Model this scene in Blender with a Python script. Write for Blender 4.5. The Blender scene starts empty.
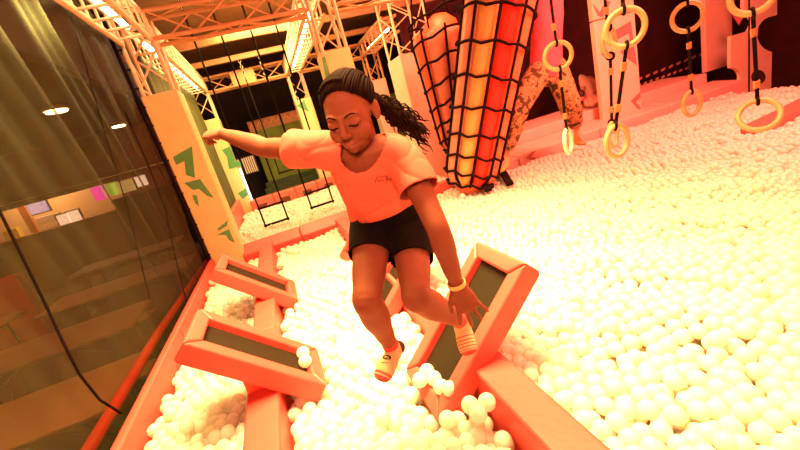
import bpy, bmesh, math, random
import numpy as np
from mathutils import Vector, Matrix, noise
random.seed(7); RNG = np.random.default_rng(7)
SC = bpy.context.scene
COL = SC.collection
V = Vector
PI = math.pi

# ------------------------------------------------------------------ camera (17 mm lens, tilted)
F = 377.0
CAMH = 1.2
_vp = V((268 - 400, 225 - 148, -F)).normalized()
_s = -345 / 1245
_h2 = V((468, 225 - (148 + 600 * _s), -F))
_n = _h2.cross(_vp).normalized()
if _n.y < 0: _n = -_n
_X = _vp.cross(_n)
M3 = Matrix((_X, _vp, _n))
CAMP = V((0, 0, CAMH))
def ray(px, py): return M3 @ V((px - 400, 225 - py, -F))
def at(px, py, z=None, y=None, x=None):
    d = ray(px, py)
    if z is not None: t = (z - CAMP.z) / d.z
    elif y is not None: t = (y - CAMP.y) / d.y
    else: t = (x - CAMP.x) / d.x
    return CAMP + d * t
def PD(px, py, d): return CAMP + ray(px, py) * (d / F)

cam = bpy.data.cameras.new('camera'); cam_o = bpy.data.objects.new('camera', cam); COL.objects.link(cam_o)
cam_o.matrix_world = Matrix.Translation(CAMP) @ M3.to_4x4()
cam.sensor_fit = 'HORIZONTAL'; cam.sensor_width = 36; cam.lens = F * 36 / 800; cam.clip_start = .02; cam.clip_end = 200
SC.camera = cam_o

# ------------------------------------------------------------------ materials
def mat(name, col, rough=.6, var=.12, scale=8., bump=0., bscale=60., metal=0., emit=None, estr=0., trans=0., alpha=None, coat=0., spec=None, sss=0.):
    m = bpy.data.materials.new(name); m.use_nodes = True
    nt = m.node_tree; N = nt.nodes; L = nt.links
    b = N['Principled BSDF']; out = N['Material Output']
    b.inputs['Roughness'].default_value = rough; b.inputs['Metallic'].default_value = metal
    tc = N.new('ShaderNodeTexCoord'); no = N.new('ShaderNodeTexNoise'); no.inputs['Scale'].default_value = scale
    no.inputs['Detail'].default_value = 4
    L.new(tc.outputs['Object'], no.inputs['Vector'])
    cr = N.new('ShaderNodeValToRGB'); e = cr.color_ramp.elements
    e[0].position = .3; e[1].position = .7
    e[0].color = tuple(c * (1 - var) for c in col) + (1,); e[1].color = tuple(min(1, c * (1 + var)) for c in col) + (1,)
    L.new(no.outputs['Fac'], cr.inputs['Fac']); L.new(cr.outputs['Color'], b.inputs['Base Color'])
    if spec is not None: b.inputs['Specular IOR Level'].default_value = spec
    if sss:
        b.inputs['Subsurface Weight'].default_value = sss; b.inputs['Subsurface Radius'].default_value = (1, .9, .65); b.inputs['Subsurface Scale'].default_value = .05
    if coat: b.inputs['Coat Weight'].default_value = coat
    if bump:
        n2 = N.new('ShaderNodeTexNoise'); n2.inputs['Scale'].default_value = bscale; n2.inputs['Detail'].default_value = 3
        L.new(tc.outputs['Object'], n2.inputs['Vector'])
        bp = N.new('ShaderNodeBump'); bp.inputs['Strength'].default_value = bump; bp.inputs['Distance'].default_value = .01
        L.new(n2.outputs['Fac'], bp.inputs['Height']); L.new(bp.outputs['Normal'], b.inputs['Normal'])
    if emit: b.inputs['Emission Color'].default_value = tuple(emit) + (1,); b.inputs['Emission Strength'].default_value = estr
    sh = b.outputs['BSDF']
    if trans:
        t = N.new('ShaderNodeBsdfTranslucent'); L.new(cr.outputs['Color'], t.inputs['Color'])
        mx = N.new('ShaderNodeMixShader'); mx.inputs[0].default_value = trans
        L.new(sh, mx.inputs[1]); L.new(t.outputs[0], mx.inputs[2]); sh = mx.outputs[0]
    if alpha is not None:
        t = N.new('ShaderNodeBsdfTransparent')
        mx = N.new('ShaderNodeMixShader'); mx.inputs[0].default_value = alpha
        L.new(t.outputs[0], mx.inputs[1]); L.new(sh, mx.inputs[2]); sh = mx.outputs[0]
    L.new(sh, out.inputs['Surface'])
    return m

MT = dict(
    vinyl=mat('coral_vinyl', (.74, .074, .058), .5, .06, 5, .15, 40),
    vinyl_pink=mat('pink_vinyl', (.80, .15, .12), .45, .06, 5, .15, 30),
    vinyl_pale=mat('pale_pink_vinyl', (.88, .48, .42), .45, .06, 5, .15, 30),
    vinyl_side=mat('red_vinyl', (.84, .10, .05), .45, .06, 5, .1, 40),
    bed=mat('black_olive_weave', (.018, .012, .004), .75, .25, 250, .2, 500, spec=.12),
    ball=mat('milky_plastic', (.96, .915, .81), .25, .015, 3, trans=.35, sss=.9),
    net=None,
    purlin=mat('brown_purlin_steel', (.36, .17, .06), .6, .12, 4),
    cream=mat('cream_painted_steel', (.82, .62, .38), .5, .08, 6),
    orange_steel=mat('orange_primed_steel', (.60, .30, .13), .6, .12, 4),
    banner=mat('cream_banner_vinyl', (.88, .68, .31), .55, .08, 3, .3, 6),
    banner_pink=mat('pale_pink_banner_vinyl', (.85, .55, .42), .55, .08, 3, .3, 6),
    green=mat('green_print', (.10, .36, .11), .55, .1, 4),
    chevron_red=mat('rose_print', (.62, .16, .15), .55, .1, 4),
    trim_orange=mat('orange_trim', (.80, .34, .13), .55, .08, 4),
    rope=mat('black_webbing', (.012, .006, .005), .9, .3, 90, .3, 200, spec=.1),
    redrail=mat('red_rail_paint', (.52, .010, .005), .5, .1, 5),
    dark=mat('black_stage_cloth', (.018, .010, .008), .9, .4, 3),
    darkred=mat('dark_maroon_cloth', (.055, .004, .005), .9, .3, 3),
    floor=mat('brown_lobby_carpet', (.08, .030, .010), .9, .2, 30),
    pitfloor=mat('foam_pit_floor', (.8, .55, .3), .9, .1, 3),
    ceil=mat('brown_roof_sheet', (.26, .12, .045), .9, .2, 2),
    olive=mat('olive_green_drape', (.17, .22, .03), .8, .25, 3, .4, 8),
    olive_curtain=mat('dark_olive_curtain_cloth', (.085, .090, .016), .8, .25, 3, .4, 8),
    olive_dark=mat('dark_green_platform_cloth', (.045, .06, .02), .85, .2, 6),
    tan=mat('tan_panel', (.50, .25, .12), .7, .1, 4),
    ring=mat('pale_wood_ring', (.66, .31, .14), .4, .08, 12),
    ringw=mat('white_plastic_ring', (.90, .72, .50), .4, .05, 12),
    tape=mat('yellow_webbing_tape', (.50, .20, .08), .7, .12, 40),
    skin=mat('warm_brown_skin', (.225, .066, .034), .6, .05, 30, spec=.15),
    skin2=mat('tan_skin', (.60, .30, .18), .5, .06, 30),
    lips=mat('lip_skin', (.25, .058, .038), .45, .05, 30),
    hair=mat('dark_brown_hair', (.012, .0045, .0025), .75, .3, 60, spec=.03),
    hairred=mat('black_hair', (.03, .012, .01), .5, .3, 60),
    shirt=mat('salmon_cotton_jersey', (.66, .115, .072), .85, .05, 10, .12, 55),
    shorts=mat('black_stretch_fabric', (.007, .004, .0035), .9, .3, 30, spec=.08),
    sock=mat('cream_knit', (.62, .42, .22), .85, .1, 60, .2, 300),
    sockred=mat('red_knit', (.75, .07, .05), .85, .1, 60, .2, 300),
    print=mat('dark_print', (.05, .018, .012), .8, .2, 40),
    shirtprint=mat('brown_shirt_lettering', (.12, .02, .01), .8, .2, 40),
    gold=mat('pale_wristband', (.80, .55, .18), .5, .35, 120),
    eye=mat('eye_white', (.5, .35, .28), .25, .02, 10),
    pinkshirt=mat('hot_pink_sweatshirt', (.82, .09, .13), .85, .06, 8, .3, 14),
    bag_y=mat('yellow_foam_vinyl', (.90, .40, .12), .45, .06, 4, .2, 8),
    bag_r=mat('red_foam_vinyl', (.88, .025, .012), .45, .06, 4, .2, 8),
    bag_p=mat('pink_foam_vinyl', (.85, .33, .24), .45, .06, 4, .25, 8),
    bag_o=mat('orange_foam_vinyl', (.86, .20, .08), .45, .06, 4, .2, 8),
    white=mat('white_laminate', (.8, .72, .6), .5, .05, 5),
    table=mat('beige_table_laminate', (.24, .13, .055), .45, .1, 5),
    steel=mat('grey_table_steel', (.10, .06, .04), .5, .1, 8, metal=.3),
    shop=mat('cream_shop_wall', (.55, .36, .20), .8, .06, 3),
    wood=mat('dark_red_wood', (.16, .035, .012), .6, .2, 5),
    shoe=mat('yellow_suede', (.78, .45, .10), .7, .1, 20),
    shoegreen=mat('green_rubber', (.10, .25, .04), .6, .1, 20),
    lamp=mat('lamp_diffuser', (.9, .85, .7), .5, .02, 4, emit=(1, .78, .42), estr=9),
    lampred=mat('red_lamp_diffuser', (.9, .5, .4), .5, .02, 4, emit=(1, .42, .25), estr=7),
    tube=mat('white_tube_lamp', (.9, .9, .8), .5, .02, 4, emit=(1, .95, .7), estr=5),
    dlight=mat('ceiling_lamp_lens', (.9, .85, .7), .5, .02, 4, emit=(1, .85, .62), estr=14),
    screen=mat('lit_blue_screen', (.2, .2, .4), .3, .6, 20, emit=(.35, .33, .75), estr=1.2),
    screenw=mat('lit_white_screen', (.7, .6, .6), .3, .4, 20, emit=(.95, .8, .75), estr=1.2),
    magenta=mat('lit_magenta_poster', (.7, .03, .5), .5, .15, 9, emit=(.85, .03, .62), estr=1.3),
    lime=mat('lit_lime_poster', (.25, .5, .05), .5, .15, 9, emit=(.30, .55, .08), estr=.9),
    beige=mat('lit_beige_poster', (.6, .5, .25), .5, .2, 9, emit=(.65, .48, .2), estr=.8),
    yellowbox=mat('yellow_card', (.8, .6, .05), .6, .1, 9),
    hazard=mat('pale_red_tape', (.8, .3, .22), .6, .1, 9),
)
def net_mat():
    m = bpy.data.materials.new('dark_olive_scrim'); m.use_nodes = True
    nt = m.node_tree; N = nt.nodes; L = nt.links; b = N['Principled BSDF']; out = N['Material Output']
    tc = N.new('ShaderNodeTexCoord'); no = N.new('ShaderNodeTexNoise'); no.inputs['Scale'].default_value = 2.2; no.inputs['Detail'].default_value = 6
    L.new(tc.outputs['Object'], no.inputs['Vector'])
    cr = N.new('ShaderNodeValToRGB'); cr.color_ramp.elements[0].color = (.014, .012, .002, 1); cr.color_ramp.elements[1].color = (.058, .062, .009, 1)
    L.new(no.outputs['Fac'], cr.inputs['Fac']); L.new(cr.outputs['Color'], b.inputs['Base Color']); b.inputs['Roughness'].default_value = .65
    t = N.new('ShaderNodeBsdfTransparent'); t.inputs['Color'].default_value = (1, .76, .50, 1)
    mx = N.new('ShaderNodeMixShader'); mx.inputs[0].default_value = .52
    L.new(t.outputs[0], mx.inputs[1]); L.new(b.outputs[0], mx.inputs[2]); L.new(mx.outputs[0], out.inputs['Surface'])
    return m
MT['net'] = net_mat()
def camo_mat():
    m = bpy.data.materials.new('tan_camouflage_cotton'); m.use_nodes = True
    nt = m.node_tree; N = nt.nodes; L = nt.links; b = N['Principled BSDF']; b.inputs['Roughness'].default_value = .9
    tc = N.new('ShaderNodeTexCoord'); no = N.new('ShaderNodeTexNoise'); no.inputs['Scale'].default_value = 13; no.inputs['Detail'].default_value = 3; no.inputs['Distortion'].default_value = .6
    L.new(tc.outputs['Object'], no.inputs['Vector'])
    cr = N.new('ShaderNodeValToRGB'); cr.color_ramp.interpolation = 'CONSTANT'; e = cr.color_ramp.elements
    e[0].position = 0; e[0].color = (.07, .045, .012, 1); e[1].position = .45; e[1].color = (.46, .26, .11, 1)
    x = e.new(.56); x.color = (.24, .13, .045, 1); x = e.new(.64); x.color = (.50, .30, .14, 1)
    L.new(no.outputs['Fac'], cr.inputs['Fac']); L.new(cr.outputs['Color'], b.inputs['Base Color'])
    return m
MT['camo'] = camo_mat()

# ------------------------------------------------------------------ object helpers
def tag(o, label=None, cat=None, group=None, kind=None):
    if label: o['label'] = label
    if cat: o['category'] = cat
    if group: o['group'] = group
    if kind: o['kind'] = kind
    return o
def empty(name, loc, label, cat, group=None):
    o = bpy.data.objects.new(name, None); COL.objects.link(o); o.location = loc; o.empty_display_size = .1
    return tag(o, label, cat, group)
def link_mesh(name, me, parent=None):
    o = bpy.data.objects.new(name, me); COL.objects.link(o)
    if parent is not None: o.parent = parent
    return o
def wloc(o):
    v = V(o.location); p = o.parent
    while p is not None: v = v + V(p.location); p = p.parent
    return v

def frame(d, ref=None):
    d = V(d).normalized(); r = V(ref) if ref is not None else (V((0, 0, 1)) if abs(d.z) < .9 else V((1, 0, 0)))
    s = r - d * r.dot(d)
    if s.length < 1e-5: s = d.orthogonal()
    s.normalize(); return s, d.cross(s).normalized()

class MB:
    def __init__(s): s.v = []; s.f = []; s.mi = []
    def add(s, vs, fs, mi=0):
        b = len(s.v); s.v += [tuple(x) for x in vs]; s.f += [tuple(i + b for i in f) for f in fs]; s.mi += [mi] * len(fs); return s
    def box(s, lo, hi, mi=0):
        (a, b, c), (d, e, f) = lo, hi
        vs = [(a, b, c), (d, b, c), (d, e, c), (a, e, c), (a, b, f), (d, b, f), (d, e, f), (a, e, f)]
        return s.add(vs, [(0, 3, 2, 1), (4, 5, 6, 7), (0, 1, 5, 4), (1, 2, 6, 5), (2, 3, 7, 6), (3, 0, 4, 7)], mi)
    def hexa(s, p8, mi=0):
        return s.add(p8, [(0, 3, 2, 1), (4, 5, 6, 7), (0, 1, 5, 4), (1, 2, 6, 5), (2, 3, 7, 6), (3, 0, 4, 7)], mi)
    def bar(s, p, q, w, h, ref=None, mi=0):
        p, q = V(p), V(q); a, b = frame(q - p, ref); a = a * (w / 2); b = b * (h / 2)
        return s.hexa([p - a - b, p + a - b, p + a + b, p - a + b, q - a - b, q + a - b, q + a + b, q - a + b], mi)
    def tube(s, pts, rad, n=8, ref=None, mi=0, closed=False, round_cap=True, rib=None):
        """loft of ellipses along pts; rad: number, list of numbers or list of (a, b); a lies along ref"""
        pts = [V(p) for p in pts]; k = len(pts)
        R = [rad] * k if isinstance(rad, (int, float)) else list(rad)
        R = [(r, r) if isinstance(r, (int, float)) else tuple(r) for r in R]
        refs = ref if isinstance(ref, list) else [ref] * k
        rings = []; last = None
        for i in range(k):
            if closed: t = pts[(i + 1) % k] - pts[i - 1]
            else: t = pts[min(i + 1, k - 1)] - pts[max(i - 1, 0)]
            if t.length < 1e-9: t = V((0, 0, 1))
            rf = refs[i] if refs[i] is not None else last
            a, b = frame(t, rf); last = a
            rings.append((pts[i], a, b, R[i], t.normalized()))
        mis = [mi] * k
        if rib is not None: mis = list(rib)
        if round_cap and not closed:
            p, a, b, r, t = rings[0]; m = min(r)
            pre = [(p - t * m * .93, a, b, (r[0] * .38, r[1] * .38), t), (p - t * m * .6, a, b, (r[0] * .8, r[1] * .8), t)]
            p, a, b, r, t = rings[-1]; m = min(r)
            post = [(p + t * m * .6, a, b, (r[0] * .8, r[1] * .8), t), (p + t * m * .93, a, b, (r[0] * .38, r[1] * .38), t)]
            rings = pre + rings + post; mis = [mis[0]] * 2 + mis + [mis[-1]] * 2
        vs = []; fs = []; fm = []
        for p, a, b, r, t in rings:
            for j in range(n):
                th = 2 * PI * j / n
                vs.append(p + a * (r[0] * math.cos(th)) + b * (r[1] * math.sin(th)))
        kk = len(rings)
        for i in range(kk if closed else kk - 1):
            for j in range(n):
                i2 = (i + 1) % kk
                fs.append((i * n + j, i * n + (j + 1) % n, i2 * n + (j + 1) % n, i2 * n + j)); fm.append(mis[i])
        if not closed:
            fs.append(tuple(range(n))[::-1]); fm.append(mis[0]); fs.append(tuple((kk - 1) * n + j for j in range(n))); fm.append(mis[-1])
        base = len(s.v); s.v += [tuple(x) for x in vs]; s.f += [tuple(i + base for i in f) for f in fs]; s.mi += fm
        return s
    def ell(s, c, r, R=None, n=20, m=12, mi=0):
        c = V(c); vs = []; fs = []
        for i in range(m + 1):
            ph = PI * i / m
            for j in range(n):
                th = 2 * PI * j / n
                p = V((r[0] * math.sin(ph) * math.cos(th), r[1] * math.sin(ph) * math.sin(th), r[2] * math.cos(ph)))
                if R is not None: p = R @ p
                vs.append(c + p)
        for i in range(m):
            for j in range(n):
                q = (i * n + j, (i + 1) * n + j, (i + 1) * n + (j + 1) % n, i * n + (j + 1) % n)
                fs.append(q)
        return s.add(vs, fs, mi)
    def prism(s, poly, d, mi=0):
        """closed polygon (3-D points) extruded by vector d"""
        k = len(poly); d = V(d); vs = [V(p) for p in poly] + [V(p) + d for p in poly]
        fs = [tuple(range(k))[::-1], tuple(range(k, 2 * k))] + [(i, (i + 1) % k, k + (i + 1) % k, k + i) for i in range(k)]
        return s.add(vs, fs, mi)
    def mesh(s, name, off=V((0, 0, 0)), mats=(), smooth=False):
        me = bpy.data.meshes.new(name)
        me.from_pydata([(x - off.x, y - off.y, z - off.z) for x, y, z in s.v], [], s.f)
        for m in mats: me.materials.append(m)
        if any(s.mi): me.polygons.foreach_set('material_index', s.mi)
        bm = bmesh.new(); bm.from_mesh(me); bmesh.ops.remove_doubles(bm, verts=bm.verts, dist=1e-6)
        bmesh.ops.recalc_face_normals(bm, faces=bm.faces); bm.to_mesh(me); bm.free()
        if smooth:
            me.polygons.foreach_set('use_smooth', [True] * len(me.polygons))
            if smooth == 'auto': me.set_sharp_from_angle(angle=math.radians(40))
        me.update(); return me
    def build(s, name, mats, parent=None, smooth=False, bevel=0., seg=2, kind=None):
        if not isinstance(mats, (list, tuple)): mats = [mats]
        off = wloc(parent) if parent is not None else V((0, 0, 0))
        if parent is None:
            a = np.array(s.v); off = V(((a[:, 0].min() + a[:, 0].max()) / 2, (a[:, 1].min() + a[:, 1].max()) / 2, a[:, 2].min()))
        me = s.mesh(name, off, mats, smooth)
        o = link_mesh(name, me, parent)
        if parent is None: o.location = off
        if bevel:
            md = o.modifiers.new('bevel', 'BEVEL'); md.width = bevel; md.segments = seg; md.limit_method = 'ANGLE'
            me.polygons.foreach_set('use_smooth', [True] * len(me.polygons))
            w = o.modifiers.new('normals', 'WEIGHTED_NORMAL')
        if kind: o['kind'] = kind
        return o

def evaluated(o):
    dg = bpy.context.evaluated_depsgraph_get(); dg.update()
    return bpy.data.meshes.new_from_object(o.evaluated_get(dg))
def remesh(mb, voxel, smooth_it=3, mats=()):
    me = mb.mesh('tmp'); o = link_mesh('tmp', me)
    md = o.modifiers.new('r', 'REMESH'); md.mode = 'VOXEL'; md.voxel_size = voxel; md.use_smooth_shade = True
    if smooth_it:
        sm = o.modifiers.new('s', 'SMOOTH'); sm.factor = .5; sm.iterations = smooth_it
    new = evaluated(o); bpy.data.objects.remove(o); new.materials.clear()
    for m in mats: new.materials.append(m)
    return new
def place_mesh(name, me, parent):
    off = wloc(parent)
    me.transform(Matrix.Translation(-off)); me.polygons.foreach_set('use_smooth', [True] * len(me.polygons))
    me.name = name
    return link_mesh(name, me, parent)

# ------------------------------------------------------------------ the setting
def structure(name, lo, hi, m): return MB().box(lo, hi).build(name, m, kind='structure')
PF = -.8
structure('floor', (-11, -2.5, PF - .1), (13, 15, PF), MT['floor'])
structure('ceiling', (-1.9, -2.5, 3.75), (13, 15, 3.85), MT['ceil'])
structure('ceiling_lobby', (-11, -2.5, 2.62), (-1.9, 15, 2.72), MT['dark'])
structure('wall_back', (-1.9, 12.6, PF), (13, 12.8, 3.75), MT['dark'])
structure('wall_lobby', (-11, 14.4, PF), (-1.9, 14.6, 2.62), MT['wood'])
structure('wall_left', (-11.2, -2.5, PF), (-11, 14.6, 2.72), MT['wood'])
structure('wall_right', (12.8, -2.5, PF), (13, 12.8, 3.75), MT['darkred'])
# dark partition behind the right half of the pit
wr0 = at(640, 100, y=8.2)
structure('wall_rear', (3.4, 8.2, PF), (12.8, 8.35, 3.75), MT['darkred'])
structure('floor_pit', (-1.08, -1.5, PF), (9.5, 9.3, PF + .03), MT['pitfloor'])

# ------------------------------------------------------------------ pit padding, beams
OBB = []      # (centre, axes(3), half sizes) keep-out volumes for the balls
def keepout(lo, hi):
    c = (V(lo) + V(hi)) / 2; h = (V(hi) - V(lo)) / 2
    OBB.append((c, (V((1, 0, 0)), V((0, 1, 0)), V((0, 0, 1))), h))
def padbox(name, lo, hi, m, label, cat, bev=.02, group=None, keep=True):
    o = MB().box(lo, hi).build(name, m, bevel=bev, seg=3); tag(o, label, cat, group)
    if keep: keepout(lo, hi)
    return o
# long wall pad along the net
LP = empty('wall_padding', (-1.0, 2.3, PF), 'long orange padded edge running below the dark net', 'padding')
ys = [-1.2, .9, 3.0, 4.93]
for a, b in zip(ys, ys[1:]):
    MB().box((-1.105, a + .003, PF + .03), (-1.045, b - .003, .125)).build('pad_segment', MT['vinyl'], LP, bevel=.02, seg=3)
keepout((-1.3, -2, PF), (-1.045, 4.93, .2))
# the two balance beams
LB = empty('padded_beam', (-.415, 2.2, -.2), 'narrow coral padded beam under the two left rebound boards', 'beam')
for a, b in zip([-1.2, .75, 2.42, 3.9], [.75, 2.42, 3.9, 4.85]):
    MB().box((-.49, a + .003, -.3), (-.335, b - .003, .115)).build('beam_cushion', MT['vinyl'], LB, bevel=.015, seg=3)
keepout((-.49, -1.2, -.3), (-.335, 4.85, .115))
RB = empty('padded_beam', (.56, 2.2, -.2), 'narrow coral padded beam under the large right rebound board', 'beam')
for a, b in zip([-1.2, 1.55, 2.75, 3.9], [1.55, 2.75, 3.9, 4.85]):
    MB().box((.482, a + .003, -.3), (.636, b - .003, .115)).build('beam_cushion', MT['vinyl'], RB, bevel=.015, seg=3)
keepout((.482, -1.2, -.3), (.636, 4.85, .115))
# cross beam between the two pits (leans towards the camera)
def crossbeam():
    e = empty('crosswise_beam', (0, 5.0, -.2), 'red-topped crosswise padded beam between the front pit and the pit with rope ladders', 'beam')
    for x0, x1 in ((-.74, .02), (.02, .76)):
        y0, y1 = 4.98, 5.30
        p = [(x0 + .003, y0 - .02, -.3), (x1 - .003, y0 - .02, -.3), (x1 - .003, y1, -.3), (x0 + .003, y1, -.3), (x0 + .003, y0, .02), (x1 - .003, y0, .02), (x1 - .003, y1 - .02, .10), (x0 + .003, y1 - .02, .10)]
        MB().hexa(p).build('beam_cushion', MT['vinyl'], e, bevel=.02, seg=3)
    keepout((-.74, 4.93, -.3), (.76, 5.3, .1))
crossbeam()
padbox('pit_edge_pad', (.80, 4.84, -.4), (2.25, 4.99, .12), MT['vinyl_pink'], 'low pink edge pad behind the girl, left of the net bag', 'padding')

# tilted rebound boards: corners of the top face near-low, near-high, far-low, far-high
def tilted_board(xl, zl, xh, zh, y0, y1, label, balls=None, th=.105, bw=.075):
    lo = V((xl, (y0 + y1) / 2, zl)); hi = V((xh, (y0 + y1) / 2, zh))
    u = (hi - lo).normalized(); Ln = (hi - lo).length; v = V((0, 1, 0)); n = u.cross(v)
    if n.z < 0: n = -n
    W = y1 - y0
    e = empty('rebound_board', lo, label, 'trampoline board', 'tilted rebound boards')
    def P(a, b, c): return lo + u * a + v * (b - W / 2) + n * c
    A = [(0, 0), (Ln, 0), (Ln, W), (0, W)]; B = [(bw, bw), (Ln - bw, bw), (Ln - bw, W - bw), (bw, W - bw)]
    g = .0015
    for i in range(4):
        j = (i + 1) % 4
        q = [A[i], A[j], B[j], B[i]]
        c = V((sum(t[0] for t in q) / 4, sum(t[1] for t in q) / 4, 0))
        sh = []
        for t in q:
            d = V((t[0], t[1], 0)) - c; sh.append(V((t[0], t[1], 0)) - d.normalized() * g)
        MB().hexa([P(t.x, t.y, -th) for t in sh] + [P(t.x, t.y, 0) for t in sh]).build('frame_cushion', MT['vinyl'], e, bevel=.014, seg=3)
    MB().hexa([P(x, y, -.05) for x, y in B] + [P(x, y, -.042) for x, y in B]).build('rebound_mesh', MT['bed'], e)
    # stiffener block fixing the board to the beam
    bx = (.492, .626) if xh > 0 else (-.482, -.343)
    sl = (zh - zl) / (xh - xl); zt_ = lambda x: zl + (x - xl) * sl - th * 1.3
    yy = ((y0 + y1) / 2 - .1, (y0 + y1) / 2 + .1)
    MB().hexa([(bx[0], yy[0], .11), (bx[1], yy[0], .11), (bx[1], yy[1], .11), (bx[0], yy[1], .11)] + [(bx[i], yy[j], zt_(bx[i])) for i, j in ((0, 0), (1, 0), (1, 1), (0, 1))]).build('mounting_block', MT['vinyl_side'], e, bevel=.008)
    OBB.append((lo + u * Ln / 2 - n * th / 2, (u, v, n), V((Ln / 2, W / 2, th / 2))))
    return P, Ln, W
RPAD = tilted_board(.262, -.04, .815, .488, 1.245, 1.655, 'large coral framed rebound board tilted up behind the girl\'s hand and left foot')
LPAD = tilted_board(-.115, .04, -.60, .53, 1.69, 2.07, 'tilted coral framed rebound board with two balls lying on it')
LPAD2 = tilted_board(-.17, .03, -.64, .49, 2.92, 3.36, 'farthest left tilted rebound board beside the foot of the net')
RPAD2 = tilted_board(.29, -.04, .80, .45, 2.22, 2.62, 'tilted rebound board half hidden between the girl\'s legs')
RPAD3 = tilted_board(.31, -.04, .82, .42, 3.45, 3.85, 'tilted rebound board almost hidden behind the girl\'s black shorts')

# ------------------------------------------------------------------ trusses and columns
def box_truss(name, p, q, size, label, m, chord=.024, brace=.011, step=.34, led=None, cat='truss', straight=False):
    p, q = V(p), V(q); d = (q - p); Ln = d.length; d.normalize()
    ref = V((1, 0, 0)) if abs(d.x) < .5 else V((0, 1, 0))
    a, b = frame(d, ref); h = size / 2
    e = empty(name, (p + q) / 2 if abs(d.z) < .5 else p, label, cat)
    C4 = [(-h, -h), (h, -h), (h, h), (-h, h)]
    W = lambda t, c: p + d * t + a * c[0] + b * c[1]
    for c in C4: MB().tube([W(0, c), W(Ln, c)], chord, 8).build('chord', m, e, smooth='auto')
    k = max(1, round(Ln / step)); st = Ln / k
    for s in range(4):
        c0, c1 = C4[s], C4[(s + 1) % 4]
        vert = (s % 2 == 0)
        for i in range(k):
            A, Bq = (c0, c1) if i % 2 == 0 else (c1, c0)
            if straight:
                MB().tube([W((i + .5) * st, c0), W((i + .5) * st, c1)], brace, 6).build('brace', m, e, smooth='auto'); continue
            MB().tube([W(i * st, A), W((i + 1) * st, Bq)], brace, 6).build('brace', m, e, smooth='auto')
    return e, W, Ln
def rungs(e, W, Ln, size, m, step=.22, side=-1, w=.05):
    h = size / 2; k = int(Ln / step)
    for i in range(k + 1):
        t = min(Ln - .02, i * step + .05)
        MB().bar(W(t, (-h, side * h)), W(t, (h, side * h)), w, .012, ref=W(t + .1, (0, 0)) - W(t, (0, 0))).build('rung', m, e)
def led(e, pts, m, r=.022):
    return MB().tube(pts, r, 8).build('light_tube', m, e, smooth='auto')

CS = .31
def column(x, y, top, btop, label, banner, m, size=CS, bot=PF, extra=None):
    e, W, Ln = box_truss('truss_column', (x, y, bot), (x, y, top), size, label, m, step=.36, cat='column')
    h = size / 2 + .035
    mb = MB(); n = 12
    # wrapped banner: a slightly bulging sleeve
    mb.box((x - h, y - h, -.3), (x + h, y + h, btop))
    mb.build('banner_sleeve', banner, e, bevel=.02, seg=3)
    keepout((x - h, y - h, -.8), (x + h, y + h, btop))
    return e
zt = 2.62; TS = .28
c1 = column(-.91, 5.22, 2.9, 2.08, 'near truss column in cream banner with green zigzags at the end of the net', MT['banner'], MT['cream'])
def zig(e, polys, y, m, name='zigzag_print'):
    for pl in polys:
        MB().prism([at(px, py, y=y) for px, py in pl], (0, .003, 0)).build(name, m, e)
yb = 5.22 - CS / 2 - .035 - .003
zig(c1, [[(173, 157), (192, 146), (195, 178), (186, 175), (184.5, 161), (176, 165)],
         [(184, 183), (200, 179), (214, 198), (207, 196), (199, 189), (193, 190)],
         [(192, 195), (197, 195), (199, 207), (195, 203)],
         [(217, 229), (228, 220), (227, 226), (219, 230.5)],
         [(216.5, 235), (229, 229), (235, 243), (229, 240), (226, 235)]], yb, MT['green'])
c2 = column(1.16, 5.2, 2.9, 2.12, 'truss column in cream banner directly behind the girl\'s head', MT['banner'], MT['cream'])
zig(c2, [[(322, 57), (325, 56), (333, 84), (328, 92)]], 5.2 - CS / 2 - .038, MT['green'])
c3 = column(-.95, 9.35, 2.9, 2.08, 'far truss column with green zigzags behind the outstretched hand', MT['banner'], MT['cream'])
zig(c3, [[(222, 150), (230, 146), (236, 162), (241, 160), (242, 166), (229, 169), (227, 157)], [(238, 193), (246, 188), (248, 195), (243, 199)]], 9.35 - CS / 2 - .04, MT['green'])
c4 = column(1.10, 9.5, 2.9, 2.05, 'far cream truss column above the shoulder, beside the olive drape', MT['banner'], MT['cream'])
zig(c4, [[(296, 106), (304, 100), (309, 112), (303, 109)]], 9.5 - CS / 2 - .04, MT['green'])
c5 = column(2.95, 9.4, 2.9, 2.05, 'far pink truss column just right of the girl\'s hair', MT['banner_pink'], MT['orange_steel'])
c6 = column(2.92, 6.9, 3.6, 2.10, 'broad pink wrapped column left of the net bags', MT['banner_pink'], MT['cream'], size=.62)

def beam_y(x, y0, y1, label, m, lamp, nlamp=True):
    e, W, Ln = box_truss('roof_truss', (x, y0, zt + TS / 2), (x, y1, zt + TS / 2), TS, label, m, chord=.03, brace=.014, step=.30, straight=True)
    rungs(e, W, Ln, TS, m, step=.30, side=-1, w=.10)
    if nlamp: led(e, [W(.15, (0, .04)), W(Ln - .15, (0, .04))], lamp, .03)
    return e
beam_y(-.91, 2.6, 5.02, 'lit roof truss over the near end of the net, ending at the near column', MT['cream'], MT['lamp'])
beam_y(-.93, 5.42, 9.2, 'lit roof truss running back from the near column over the olive curtain', MT['cream'], MT['lamp'])
beam_y(1.10, 5.42, 9.3, 'brightly lit ladder-like roof truss left of the girl\'s head', MT['cream'], MT['lamp'])
beam_y(2.85, 7.35, 9.2, 'short pink lit roof truss right of the girl\'s head', MT['orange_steel'], MT['lampred'])
def beam_x(y, x0, x1, label, m, z=zt + TS / 2): return box_truss('roof_truss', (x0, y, z), (x1, y, z), TS, label, m, step=.4)[0]
beam_x(5.2, -.73, .98, 'front crosswise roof truss between the near column and the girl\'s column', MT['orange_steel'])
beam_x(5.2, 1.36, 3.6, 'pink crosswise roof truss at the top edge right of the girl\'s column', MT['orange_steel'])
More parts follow.
